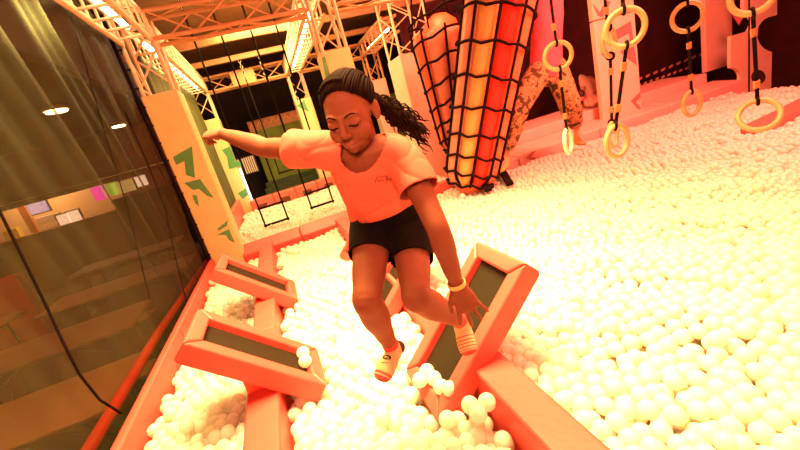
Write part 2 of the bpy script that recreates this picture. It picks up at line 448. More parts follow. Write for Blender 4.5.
beam_x(9.4, -.77, .92, 'rear crosswise roof truss with an orange panel hung on it', MT['orange_steel'])
beam_x(9.4, 1.28, 2.77, 'rear crosswise roof truss between the two far columns behind the hair', MT['orange_steel'])
for y, z, l in ((7.3, 3.0, 'front orange roof purlin that the rope ladders hang from'), (8.75, 3.0, 'rear orange roof purlin above the rear pit')):
    tag(MB().box((-1.6, y - .035, z), (7, y + .035, z + .10)).build('roof_purlin', MT['purlin'], bevel=.006), l, 'roof beam')
tag(MB().box((-1.6, 6.2, 3.55), (7, 6.35, 3.74)).build('roof_purlin', MT['purlin'], bevel=.006), 'highest orange roof purlin just under the roof sheet', 'roof beam')
a0 = at(233, 84, y=9.2); a1 = at(254, 72, y=9.2)
tag(MB().box((a0.x, 9.2, zt - .02), (a1.x, 9.235, zt + TS)).build('truss_panel', MT['trim_orange'], bevel=.004), 'square orange panel hung on the rear roof truss', 'panel')

# ------------------------------------------------------------------ the dark net on the left with its lacing and cable
def net_sheet():
    ny, nz = 300, 60; y0, y1 = -.4, 5.0; z0, z1 = -.4, 2.86
    e = empty('net_curtain', (-1.1, 2.3, 0), 'tall dark olive see-through net hung along the left of the pit', 'net')
    mb = MB(); vs = []; fs = []
    for i in range(ny + 1):
        for j in range(nz + 1):
            y = y0 + (y1 - y0) * i / ny; z = z0 + (z1 - z0) * j / nz; t = j / nz
            q = y + .30 * (z - 1.4); am = .028 + .05 * t
            g = abs(math.sin(q * 5.2 + 1.5 * math.sin(q * 1.7))) ** .7 + .40 * abs(math.sin(q * 12.5 + z * .5 + 1.3 * math.sin(q * 3.1)))
            x = -1.205 + am * g * (1 if i < ny - 3 else .2)
            x += .03 * noise.noise((q * 1.5, z * .8, 3.3))
            vs.append((x, y, z))
    for i in range(ny):
        for j in range(nz):
            a = i * (nz + 1) + j; fs.append((a, a + nz + 1, a + nz + 2, a + 1))
    mb.add(vs, fs); mb.build('mesh_sheet', MT['net'], e, smooth=True)
    MB().tube([(-1.125, y1 + .01, z0 - .05), (-1.125, y1 + .01, 2.9)], .02, 8).build('edge_rope', MT['rope'], e, smooth='auto')
    MB().tube([(-1.125, y0, 2.88), (-1.125, y1, 2.88)], .02, 8).build('top_rope', MT['rope'], e, smooth='auto')
    sp = [at(125, 112, x=-1.12), at(146, 160, x=-1.12), at(165, 208, x=-1.12), at(176, 260, x=-1.12), at(186, 300, x=-1.12)]
    MB().tube(sp, .006, 6).build('seam_cord', MT['rope'], e, smooth='auto')
    sp = [at(60, -20, x=-1.12), at(84, 60, x=-1.12), at(104, 130, x=-1.12), at(128, 210, x=-1.12), at(150, 300, x=-1.12)]
    MB().tube(sp, .004, 6).build('seam_cord', MT['rope'], e, smooth='auto')
    for k in range(14):
        z = .15 + k * .2
        MB().tube([(-1.125, y1 - .015, z), (-1.08, y1 + .045, z + .02), (-1.10, y1 + .10, z + .005)], .009, 6).build('lacing_tie', MT['rope'], e, smooth='auto')
net_sheet()
pts = [(-30, 130, -1.10), (0, 212, -1.10), (25, 262, -1.10), (45, 303, -1.10), (62, 340, -1.10), (80, 375, -1.105), (100, 400, -1.11), (121, 413, -1.112)]
q = [at(px, py, x=xx) for px, py, xx in pts]
tag(MB().tube(q, .006, 8).build('hanging_cable', MT['rope'], smooth='auto'), 'black cable hanging in a curve across the dark net', 'cable')
tag(MB().tube([at(60, 500, x=-1.3), at(89, 450, x=-1.3), at(156, 337, x=-1.3), at(207, 262, x=-1.3)], .035, 10).build('guard_rail', MT['redrail'], smooth='auto'), 'red painted rail low behind the dark net', 'rail')
# olive curtain hung beyond the near column
def drape(name, x, y0, y1, z0, z1, label, m, amp=.03, fr=16):
    mb = MB(); vs = []; fs = []; ny, nz = 90, 20
    for i in range(ny + 1):
        for j in range(nz + 1):
            y = y0 + (y1 - y0) * i / ny; z = z0 + (z1 - z0) * j / nz
            vs.append((x + amp * math.sin(y * fr + .6 * math.sin(y * 5)) * (.4 + .6 * j / nz) + .02 * noise.noise((y * 2, z, 1)), y, z))
    for i in range(ny):
        for j in range(nz):
            a = i * (nz + 1) + j; fs.append((a, a + nz + 1, a + nz + 2, a + 1))
    o = mb.add(vs, fs).build(name, m, smooth=True)
    md = o.modifiers.new('t', 'SOLIDIFY'); md.thickness = .006
    tag(o, label, 'curtain')
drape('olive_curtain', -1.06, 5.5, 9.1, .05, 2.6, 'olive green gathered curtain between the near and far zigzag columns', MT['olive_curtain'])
padbox('pit_edge_pad', (-1.05, 5.45, -.5), (-.96, 9.1, .3), MT['vinyl_pink'], 'pink edge pad under the olive curtain beside the rear pit', 'padding')

# ------------------------------------------------------------------ people
from mathutils.bvhtree import BVHTree
def lerp(a, b, t): return a + (b - a) * t
def smooth_path(ctrl, n):
    """Catmull-Rom through (point, radius-tuple, ref) control rows"""
    P = [V(c[0]) for c in ctrl]; R = [c[1] if isinstance(c[1], tuple) else (c[1], c[1]) for c in ctrl]; Q = [c[2] if len(c) > 2 else None for c in ctrl]
    pts = []; rad = []; ref = []
    k = len(P)
    for i in range(k - 1):
        p0, p1, p2, p3 = P[max(i - 1, 0)], P[i], P[i + 1], P[min(i + 2, k - 1)]
        for j in range(n):
            t = j / n
            pts.append(.5 * ((2 * p1) + (p2 - p0) * t + (2 * p0 - 5 * p1 + 4 * p2 - p3) * t * t + (3 * p1 - p0 - 3 * p2 + p3) * t ** 3))
            s = t * t * (3 - 2 * t)
            rad.append((lerp(R[i][0], R[i + 1][0], s), lerp(R[i][1], R[i + 1][1], s)))
            ref.append(None if Q[i] is None else lerp(V(Q[i]), V(Q[i + 1]), t))
    pts.append(P[-1]); rad.append(R[-1]); ref.append(Q[-1])
    return pts, rad, ref
def limb(mb, ctrl, n=5, seg=14):
    seg = max(seg, 26); n = max(n, 6)
    p, r, q = smooth_path(ctrl, n); mb.tube(p, r, seg, ref=q if q[0] is not None else None)

def head_shape(mb, R, c, s=1.):
    """skull, face, nose, lips, eyelids and ears in one lump; local x = the person's left, y = forward, z = up"""
    T = lambda p: c + R @ (V(p) * s)
    E = lambda p, r: mb.ell(T(p), tuple(k * s for k in r), R, 24, 16)
    E((0, -.015, .030), (.071, .090, .077)); E((0, .030, -.004), (.0615, .0545, .082)); E((0, .032, -.055), (.047, .044, .045))
    E((0, .064, -.077), (.019, .016, .016))
    for sx in (-1, 1):
        E((sx * .033, .050, -.032), (.029, .0275, .030)); E((sx * .032, .0715, .001), (.0165, .012, .0105))
        E((sx * .0115, .091, -.0275), (.0085, .009, .0075))
        E((sx * .034, .018, -.056), (.022, .034, .027))
        RR = R @ Matrix.Rotation(sx * .25, 3, 'Z')
        mb.ell(T((sx * .073, -.008, -.006)), (.008 * s, .019 * s, .031 * s), RR, 16, 12)
    mb.tube([T((-.044, .067, .021)), T((-.024, .0775, .023)), T((0, .080, .018)), T((.024, .0775, .023)), T((.044, .067, .021))], [.005 * s, .007 * s, .007 * s, .007 * s, .005 * s], 10)
    mb.tube([T((0, .082, .018)), T((0, .091, -.004)), T((0, .099, -.021))], [.0065 * s, .0085 * s, .0105 * s], 12)
    E((0, .098, -.024), (.0120, .0105, .0095)); E((0, .0775, -.042), (.020, .0105, .013)); E((0, .072, -.060), (.026, .013, .020))
    mb.tube([T((-.023, .076, -.0545)), T((-.010, .087, -.0505)), T((0, .0885, -.052)), T((.010, .087, -.0505)), T((.023, .076, -.0545))], [.003 * s, .0062 * s, .0065 * s, .0062 * s, .003 * s], 10)
    mb.tube([T((-.020, .077, -.058)), T((0, .0875, -.0625)), T((.020, .077, -.058))], [.003 * s, .0075 * s, .003 * s], 10)
    return T

def hand(mb, wrist, knuck, back, thumb_side, s=1., spread=.22, curl=(.25, .35, .3), lens=(.055, .062, .057, .045), thumb=True, fdir=None, curls=None):
    """palm and five fingers; wrist and knuck are points, back the outward normal of the hand's back, thumb_side +1/-1 along back x dir"""
    d = (V(knuck) - V(wrist)).normalized(); b = (V(back) - d * V(back).dot(d)).normalized(); sd = b.cross(d).normalized() * thumb_side   # towards the thumb
    w, k = V(wrist), V(knuck); L = (k - w).length
    mb.tube([w - d * .012 * s, w + d * L * .25, w + d * L * .6, k], [(.024 * s, .0175 * s), (.028 * s, .0165 * s), (.035 * s, .0145 * s), (.035 * s, .0105 * s)], 14, ref=sd)
    tips = []
    for i in range(4):
        o = (1.5 - i) / 1.5
        root = k - d * .008 * s + sd * (o * .027 * s) - d * (.006 * s * o * o)
        ang = o * spread
        fd = (d * math.cos(ang) + sd * math.sin(ang)).normalized()
        ax = fd.cross(b).normalized()          # curling turns fd towards -b
        p = root; pts = [p - fd * .012 * s, p]; cur = fd; l = lens[i] * s
        cc = curls[i] if curls else curl
        for seg, cu in zip((.46, .30, .24), cc):
            cur = (Matrix.Rotation(-cu, 3, ax) @ cur).normalized(); p = p + cur * l * seg; pts.append(p)
        r = (.0074 if i < 3 else .0064) * s
        mb.tube(pts, [r * 1.08, r * 1.05, r, r * .95, r * .82], 10); tips.append(p)
    if thumb:
        root = w + d * L * .30 + sd * .024 * s
        td = (d * .72 + sd * .62 - b * .30).normalized(); p1 = root + td * .032 * s
        td2 = (d * .88 + sd * .25 - b * .35).normalized(); p2 = p1 + td2 * .026 * s
        mb.tube([root - td * .012 * s, root, p1, p2], [.0125 * s, .0118 * s, .0088 * s, .0072 * s], 10)
    return tips

def cut(me, fn, region=None):
    """trim a mesh where fn(p) < 0 (inside region), sliding the rim onto fn = 0"""
    bm = bmesh.new(); bm.from_mesh(me)
    kill = [f for f in bm.faces if (lambda c: (region is None or region(c)) and fn(c) < 0)(f.calc_center_median())]
    bmesh.ops.delete(bm, geom=kill, context='FACES')
    for it in range(2):
        for v in bm.verts:
            if v.is_boundary and (region is None or region(v.co)):
                f0 = fn(v.co)
                if abs(f0) < .012:
                    h = .001; g = V((fn(v.co + V((h, 0, 0))) - f0, fn(v.co + V((0, h, 0))) - f0, fn(v.co + V((0, 0, h))) - f0)) / h
                    if g.length > 1e-6: v.co -= g * (f0 / g.length_squared)
    bm.to_mesh(me); bm.free()
def largest_island(me):
    bm = bmesh.new(); bm.from_mesh(me); seen = set(); best = []
    for v in bm.verts:
        if v in seen: continue
        st = [v]; comp = []; seen.add(v)
        while st:
            x = st.pop(); comp.append(x)
            for e in x.link_edges:
                y = e.other_vert(x)
                if y not in seen: seen.add(y); st.append(y)
        if len(comp) > len(best): best = comp
    b = set(best); bmesh.ops.delete(bm, geom=[v for v in bm.verts if v not in b], context='VERTS'); bm.to_mesh(me); bm.free()
def thicken(o, t=.004):
    md = o.modifiers.new('t', 'SOLIDIFY'); md.thickness = t; md.offset = 0

def girl():
    J = {}
    ms = PD(366, 152, 1.17); mh = PD(391, 220, 1.40)
    rs, re, rw = PD(321, 150, 1.175), PD(266, 148, 1.29), PD(223, 134, 1.385)
    ls, le, lw = PD(405, 158, 1.15), PD(438, 229, 1.075), PD(457, 285, 1.15)
    rh, rk, ra = PD(373, 224, 1.39), PD(367, 300, 1.19), PD(391, 346, 1.42)
    lh, lk, la = PD(409, 226, 1.40), PD(416, 297, 1.20), PD(461, 321, 1.40)
    hc = PD(351, 113, 1.085)
    e = empty('person', V((mh.x, mh.y, .25)), 'girl leaping over the balls in salmon T-shirt and black shorts, arms spread', 'person')
    yaw, pitch, roll = math.radians(36), math.radians(20), math.radians(-4)
    f = V((-math.sin(yaw) * math.cos(pitch), -math.cos(yaw) * math.cos(pitch), -math.sin(pitch)))
    xl = V((-math.cos(yaw), math.sin(yaw), 0)); xl = (Matrix.Rotation(roll, 3, f) @ xl).normalized()
    up = xl.cross(f).normalized()
    R = Matrix((xl, f, up)).transposed()
    mb = MB()
    T = head_shape(mb, R, hc)
    # torso
    sx = (ls - rs).normalized(); hx = (lh - rh).normalized()
    axis = (ms - mh).normalized()
    tr = [(mh - axis * .085, (.095, .07), hx), (mh - axis * .03, (.128, .088), hx), (mh + axis * .05, (.118, .082), hx), (mh + axis * .13, (.104, .074), hx),
          (lerp(mh, ms, .62), (.116, .08), lerp(hx, sx, .6)), (lerp(mh, ms, .82), (.126, .078), sx), (lerp(mh, ms, .97), (.115, .062), sx)]
    limb(mb, tr, 5, 24)
    limb(mb, [(ms - axis * .03, (.06, .05), sx), (lerp(ms, T((0, -.03, -.06)), .45), (.043, .043), sx), (T((0, -.025, -.02)), (.042, .045), sx)], 5, 16)
    for s_, el, w in ((rs, re, rw), (ls, le, lw)):
        limb(mb, [(lerp(ms, s_, .35), .048), (lerp(ms, s_, .95), .045), (lerp(s_, el, .3), .040), (lerp(s_, el, .8), .035), (el, .033), (lerp(el, w, .25), .035), (lerp(el, w, .6), .029), (lerp(el, w, .92), .0215), (w, .021)], 5)
    for h, k, a in ((rh, rk, ra), (lh, lk, la)):
        limb(mb, [(h + (k - h).normalized() * -.02, .074), (lerp(h, k, .25), .071), (lerp(h, k, .6), .059), (lerp(h, k, .9), .049), (k, .047), (lerp(k, a, .12), .047), (lerp(k, a, .32), .049), (lerp(k, a, .65), .036), (lerp(k, a, .9), .027), (a, .026)], 5, 16)
    # hands
    kn = PD(469, 308, 1.155); view = (CAMP - kn).normalized()
    hand(mb, lw, kn, view, -1, 1.06, spread=.34, curls=[(.1, .25, .2), (.05, .2, .2), (.05, .2, .2), (-.05, .15, .15)], lens=(.058, .066, .062, .050))
    kn2 = PD(207, 134, 1.40)
    hand(mb, rw, kn2, V((.1, -.55, .8)), -1, .9, spread=.08, curl=(.9, 1.1, .6))
    # feet (inside the socks)
    rt, rhl = PD(381.5, 378, 1.36), PD(401, 348, 1.45)
    lt, lhl = PD(469, 352, 1.375), PD(461, 322, 1.455)
    body = remesh(mb, .0030, 3, [MT['skin'], MT['lips']])
    inv = R.transposed(); n = len(body.polygons); ce = np.empty(n * 3); body.polygons.foreach_get('center', ce); ce = ce.reshape(-1, 3)
    loc = (ce - np.array(hc)) @ np.array(R)
    lip = (np.abs(loc[:, 0]) < .022 - .0 * loc[:, 0]) & (loc[:, 2] < -.0475) & (loc[:, 2] > -.068) & (loc[:, 1] > .0765)
    body.polygons.foreach_set('material_index', lip.astype(int))
    bo = place_mesh('body', body, e)
    # eyebrows and lowered lashes
    bvh = BVHTree.FromObject(bo, bpy.context.evaluated_depsgraph_get()); off = wloc(e)
    def onface(x, z, lift):
        o = T((x, .2, z)) - off; hit = bvh.ray_cast(o, -f)
        return (hit[0] + f * lift + off) if hit[0] is not None else T((x, .08, z))
    for s_ in (-1, 1):
        b = MB(); xs = [.012, .021, .031, .040, .047]; zs = [.0205, .0245, .0265, .0245, .019]
        b.tube([onface(s_ * x, z, .0002) for x, z in zip(xs, zs)], [.0014, .0022, .0022, .0016, .0006], 8); b.build('eyebrow', MT['hair'], e, smooth=True)
        b = MB(); xs = [.016, .022, .031, .040, .047]; zs = [-.0035, -.0062, -.0075, -.0062, -.002]
        b.tube([onface(s_ * x, z, .0006) for x, z in zip(xs, zs)], [.0012, .0024, .0030, .0026, .0012], 8); b.build('eyelashes', MT['hair'], e, smooth=True)
        b = MB(); b.tube([onface(s_ * x, z, .0000) for x, z in zip((.020, .031, .043), (-.0088, -.0102, -.0082))], [.0008, .0016, .0008], 8); b.build('eye', MT['eye'], e, smooth=True)
        b = MB(); b.ell(onface(s_ * .0085, -.0335, -.0004), (.0030, .0020, .0022), R, 10, 8); b.build('nostril', MT['print'], e, smooth=True)
    b = MB(); b.tube([onface(x, z, -.0002) for x, z in ((.019, -.0560), (.010, -.0557), (0, -.0568), (-.010, -.0557), (-.019, -.0560))], [.0005, .0009, .0010, .0009, .0005], 6); b.build('mouth_line', MT['print'], e, smooth=True)
    # hair: cap pulled back to a knot, then a curly ponytail
    hb = MB(); n1, n2 = 144, 80; cc = V((0, -.015, .030)); rr = (.0765, .0965, .0840); vs = []; keep = []
    def capf(p): return p.z - 1.02 * p.y - .030 + .022 * min(1, (p.x / .07) ** 2) + .0015 * math.cos(p.x * 160)
    knot = V((-.022, -.112, .004))
    for i in range(n2 + 1):
        ph = PI * i / n2
        for j in range(n1):
            th = 2 * PI * j / n1
            p = cc + V((rr[0] * math.sin(ph) * math.cos(th), rr[1] * math.sin(ph) * math.sin(th), rr[2] * math.cos(ph)))
            fb = V((0, .030, -.008)); q = p - fb; kf = math.sqrt((q.x / .066) ** 2 + (q.y / .058) ** 2 + (q.z / .086) ** 2)
            if kf < 1: p = fb + q / kf
            g = max(0., min(1., capf(p) / .022)); g = g * g * (3 - 2 * g); p = lerp(cc + (p - cc) * .955, p, g)
            vs.append(p)
    fs = []
    for i in range(n2):
        for j in range(n1):
            q = [i * n1 + j, (i + 1) * n1 + j, (i + 1) * n1 + (j + 1) % n1, i * n1 + (j + 1) % n1]
            c = sum((vs[k] for k in q), V((0, 0, 0))) / 4
            if capf(c) > 0 and c.z > -.075: fs.append(tuple(q))
    hb.add([T(p) for p in vs], fs)
    def skull(p):
        q = p - cc; k = math.sqrt((q.x / .0775) ** 2 + (q.y / .0975) ** 2 + (q.z / .085) ** 2)
        return cc + q / k
    for k in range(58):
        th = -2.6 + 5.2 * k / 57
        # start on the hairline
        lo_, hi_ = .05, 2.9
        base = None; jit = RNG.normal() * .003
        for st in range(60):
            ph = .15 + 2.2 * st / 59
            p = cc + V((rr[0] * math.sin(ph) * math.sin(th), rr[1] * math.sin(ph) * math.cos(th), rr[2] * math.cos(ph)))
            if capf(p) > jit: base = p
        if base is None: continue
        pts = []
        for t in range(9):
            t /= 8; p = lerp(base, knot, t) + V((0, 0, .035 * math.sin(PI * t) * (1 if base.z > 0 else .2)))
            pts.append(T(skull(p)))
        rs_ = .0036 + .0018 * RNG.random(); hb.tube(pts, [.0006, rs_ * .8] + [rs_] * 5 + [.003, .002], 6)
    # small plaited ridge along the crown
    for k in range(9):
        t = k / 8; p = skull(V((.05 - .06 * t, .03 - .01 * t, .085 + .012 * math.sin(PI * t))) )
        hb.ell(T(p + V((0, 0, .002))), (.009, .009, .0065), R @ Matrix.Rotation(.6 * (-1) ** k, 3, 'Z'), 10, 8)
    hb.ell(T(knot), (.026, .024, .026), R, 14, 10)
    hb.build('hair', MT['hair'], e, smooth=True)
    pb = MB(); K = T(knot)
    for k in range(150):
        u = RNG.random(); px = 398 + 33 * u + RNG.normal() * 2; py = 115 + 28 * u ** 1.1 + RNG.normal() * (6 + 2 * u) - 2
        if u < .3: px, py = 392 + 16 * RNG.random(), 112 + 22 * RNG.random()
        en = PD(px, py, 1.17 + .08 * RNG.random()); mid = lerp(K, en, .45) + V((.0, .01, .018 + .012 * RNG.normal()))
        pts = []; ph0 = RNG.random() * 6.28; rad = .004 + .004 * RNG.random(); turns = 3.5 + 2.5 * RNG.random()
        for t in range(34):
            t /= 33; c = (1 - t) ** 2 * K + 2 * t * (1 - t) * mid + t * t * en
            d = (en - K).normalized(); a, b2 = frame(d); w = rad * min(1, t * 2.2); an = ph0 + turns * 2 * PI * t
            pts.append(c + a * (w * math.cos(an)) + b2 * (w * math.sin(an)))
        pb.tube(pts, [.0026] * 26 + [.0022] * 6 + [.0014, .0008], 5, round_cap=False)
    cpt = [(K, .022), (PD(392, 112, 1.2), .024), (PD(404, 122, 1.21), .022), (PD(413, 131, 1.22), .012)]
    limb(pb, cpt, 5, 10)
    pb.build('ponytail', MT['hair'], e, smooth=True)

    # T-shirt
    sb = MB()
    hem = mh + axis * .078
    fw0 = (V((0, -1, 0)) - axis * V((0, -1, 0)).dot(axis)).normalized(); hn = (axis - fw0 * .42).normalized()
    tr = [(mh - axis * .045, (.150, .112), hx), (mh + axis * .03, (.146, .108), hx), (mh + axis * .12, (.137, .100), hx), (lerp(mh, ms, .62), (.138, .097), lerp(hx, sx, .6)),
          (lerp(mh, ms, .84), (.138, .091), sx), (lerp(mh, ms, 1.0), (.118, .070), sx), (lerp(mh, ms, 1.10), (.070, .056), sx)]
    limb(sb, tr, 5, 28)
    for s_, el in ((rs, re), (ls, le)):
        limb(sb, [(lerp(ms, s_, .2), .064), (lerp(ms, s_, .85), .063), (lerp(s_, el, .22), .063), (lerp(s_, el, .45), .066), (lerp(s_, el, .60), .067)], 6, 18)
    sh = remesh(sb, .0042, 16, [MT['shirt']])
    # soft folds
    co = np.empty(len(sh.vertices) * 3); sh.vertices.foreach_get('co', co); co = co.reshape(-1, 3); no = np.empty_like(co.reshape(-1)); sh.vertices.foreach_get('normal', no); no = no.reshape(-1, 3)
    mhv = np.array(mh); ax = np.array(axis); sxv = np.array(sx); rsv, lsv = np.array(rs), np.array(ls)
    for i in range(len(co)):
        p = co[i]; t = float((p - mhv) @ ax); u = float((p - mhv) @ sxv)
        w = 0
        nz = noise.noise((p[0] * 6, p[1] * 6, p[2] * 6)); nz2 = noise.noise((p[0] * 9 + 4, p[1] * 9, p[2] * 9))
        d = min(np.linalg.norm(p - rsv), np.linalg.norm(p - lsv))
        w -= .0070 * (1 - abs(math.sin(t * 17 + u * 11 + 2.6 * nz))) ** 3 * (.5 + .5 * nz2 + .3)
        w -= .0070 * (1 - abs(math.sin(t * 14 - u * 22 + 2.2 * nz2))) ** 3 * (.5 - .6 * nz + .2)
        w += .0030 * math.sin(t * 7 + u * 16 + 4 * nz)
        ar = d * 60 + 5 * nz; w -= .0035 * (1 - abs(math.sin(ar))) ** 3 * max(0, 1 - d / .13)
        k = 1.0 + .7 * max(0, (.12 - t) / .12)
        co[i] = p + no[i] * w * k
    sh.vertices.foreach_set('co', co.reshape(-1)); sh.update()
    cut(sh, lambda p: (p - hem).dot(hn), lambda p: (p - hem).dot(axis) < .085 and abs((p - mh).dot(hx)) < .2 and (p - lw).length > .1 and (p - le).length > .12)
    for s_, el in ((rs, re), (ls, le)):
        d = (el - s_).normalized(); c0 = lerp(s_, el, .46)
        cut(sh, lambda p: -(p - c0).dot(d), lambda p: (p - c0).length < .09)
    fwd = sx.cross(axis).normalized()
    if fwd.y > 0: fwd = -fwd
    nb = lerp(ms, T((0, -.03, -.06)), .30)
    def neckf(p):
        q = p - nb; a, b_, c_ = q.dot(sx), q.dot(fwd), q.dot(axis)
        return math.sqrt((a / (.070 + .25 * min(.05, max(-.09, c_)))) ** 2 + ((b_ - .020) / .09) ** 2 + ((c_ - .004) / .064) ** 2) - 1
    cut(sh, neckf, lambda p: (p - nb).length < .15)
    largest_island(sh)
    so = place_mesh('t_shirt', sh, e); thicken(so, .003); so['label'] = 'loose salmon T-shirt with small dark lettering on the chest'
    # hems: thin rolled edges following the rims are part of the cloth; lettering on the chest
    bv = BVHTree.FromObject(so, bpy.context.evaluated_depsgraph_get())
    def onshirt(px, py):
        d = ray(px, py).normalized(); h = bv.ray_cast(CAMP - off, d)
        return (h[0] + h[1] * .0008 + off) if h[0] is not None else None
    rows = [[(376.5, 178.6), (377, 175.4), (378, 177.6), (379, 175.2), (379.8, 178)], [(381, 177.6), (381.6, 176), (382.4, 177.6), (383, 175.9), (383.8, 177.2), (384.6, 175.6), (385.4, 177)], [(386, 175.4), (386.6, 176.8), (387.4, 174.9), (386.9, 179.2), (386.2, 179.6)],
            [(377, 179.2), (375.6, 180.4), (375.4, 182.6)], [(377.6, 181.4), (378.4, 179.6), (379.2, 181.2), (380, 179.4), (380.8, 181), (381.6, 179.3), (382.4, 180.8), (383.2, 179.2), (384, 180.6)], [(385.2, 178.4), (389, 177.8)], [(387, 178.2), (386.8, 181)], [(388, 180), (389, 179.3), (390, 179.7), (391.6, 179)]]
    lb = MB()
    for r_ in rows:
        q = [onshirt(*p) for p in r_]
        if all(x is not None for x in q): lb.tube(q, .0011, 5)
    lo_ = lb.build('chest_lettering', MT['shirtprint'], so)
    # shorts
    qb = MB()
    limb(qb, [(mh - axis * .09, (.10, .08), hx), (mh - axis * .03, (.140, .098), hx), (mh + axis * .06, (.128, .092), hx), (mh + axis * .17, (.104, .076), hx)], 5, 24)
    for h, k in ((rh, rk), (lh, lk)):
        limb(qb, [(h + (k - h).normalized() * -.03, .085), (lerp(h, k, .15), .083), (lerp(h, k, .3), .079), (lerp(h, k, .55), .072), (lerp(h, k, .72), .069)], 5, 18)
    q = remesh(qb, .0045, 4, [MT['shorts']])
    for h, k in ((rh, rk), (lh, lk)):
        d = (k - h).normalized(); c0 = lerp(h, k, .46 if k is rk else .52)
        cut(q, lambda p: -(p - c0).dot(d), lambda p: (p - c0).length < .10 and (p - lerp(rh, rk, .46)).length * (1 if k is rk else -1) < (p - lerp(lh, lk, .46)).length * (1 if k is rk else -1))
    largest_island(q)
    qo = place_mesh('shorts', q, e); thicken(qo, .003)
    # socks
    for a, hl, tt, kdir, stripes in ((ra, rhl, rt, rk, False), (la, lhl, lt, lk, True)):
        s2 = MB(); up_ = (kdir - a).normalized(); top = a + up_ * .022
        fd = (tt - hl).normalized(); wd = fd.cross(up_).normalized()
        mid = lerp(hl, tt, .30) + (a - hl) * .35
        ctrl = [(top, (.031, .031), wd), (a, (.031, .031), wd), (lerp(a, mid, .5) + (hl - a) * .22, (.032, .036), wd), (mid, (.032, .030), wd), (lerp(mid, tt, .35), (.036, .024), wd), (lerp(mid, tt, .65), (.038, .020), wd), (lerp(mid, tt, .9), (.036, .016), wd), (tt, (.030, .012), wd)]
        p, r, rf = smooth_path(ctrl, 6); rib = []
        for i in range(len(p)):
            u = i / (len(p) - 1)
            if u < .09: rib.append(1)
            elif stripes: rib.append(1 if (u > .93 or (u > .5 and int(u * 40) % 3 == 0)) else 0)
            else: rib.append(1 if u > .885 or .78 < u < .84 else 0)
        s2.tube(p, r, 16, ref=rf, rib=rib)
        s2.ell(hl + (a - hl) * .28, (.027, .027, .027), None, 14, 10, mi=2 if not stripes else 0)
        sk = s2.build('sock', [MT['sock'], MT['sockred'], MT['print']], e, smooth=True)
        if not stripes:
            em = MB(); bs = BVHTree.FromObject(sk, bpy.context.evaluated_depsgraph_get())
            def ons(px, py):
                h = bs.ray_cast(CAMP - off, ray(px, py).normalized()); return (h[0] + h[1] * .0006 + off) if h[0] is not None else None
            cen = ons(387, 357.5)
            if cen is not None:
                vw = (CAMP - cen).normalized(); a_, b_ = frame(vw)
                pl = [ons(387 + 4.3 * math.cos(t * PI / 8), 358 + 3.1 * math.sin(t * PI / 8) * (1 if math.sin(t * PI / 8) < 0 else .55)) for t in range(16)]
                pl = [x for x in pl if x is not None]
                em.prism(pl, vw * .0012)
                ln = [ons(381.5 + i * 1.2, 362.2 + .5 * math.sin(i * 2) + i * .12) for i in range(8)]
                ln = [x for x in ln if x is not None]
                if len(ln) > 2: em.tube(ln, .0011, 5)
                em.build('sock_emblem', MT['print'], sk)
    # wristband
    d = (le - lw).normalized(); a_, b_ = frame(d); c0 = lw + d * .004
    ringp = [c0 + a_ * (.0265 * math.cos(t * PI / 12)) + b_ * (.0265 * math.sin(t * PI / 12)) for t in range(24)]
    wb = MB(); wb.tube(ringp, [(.0075, .0025)] * 24, 8, ref=[d] * 24, closed=True); wb.build('wristband', MT['gold'], e, smooth=True)
    return e
girl()

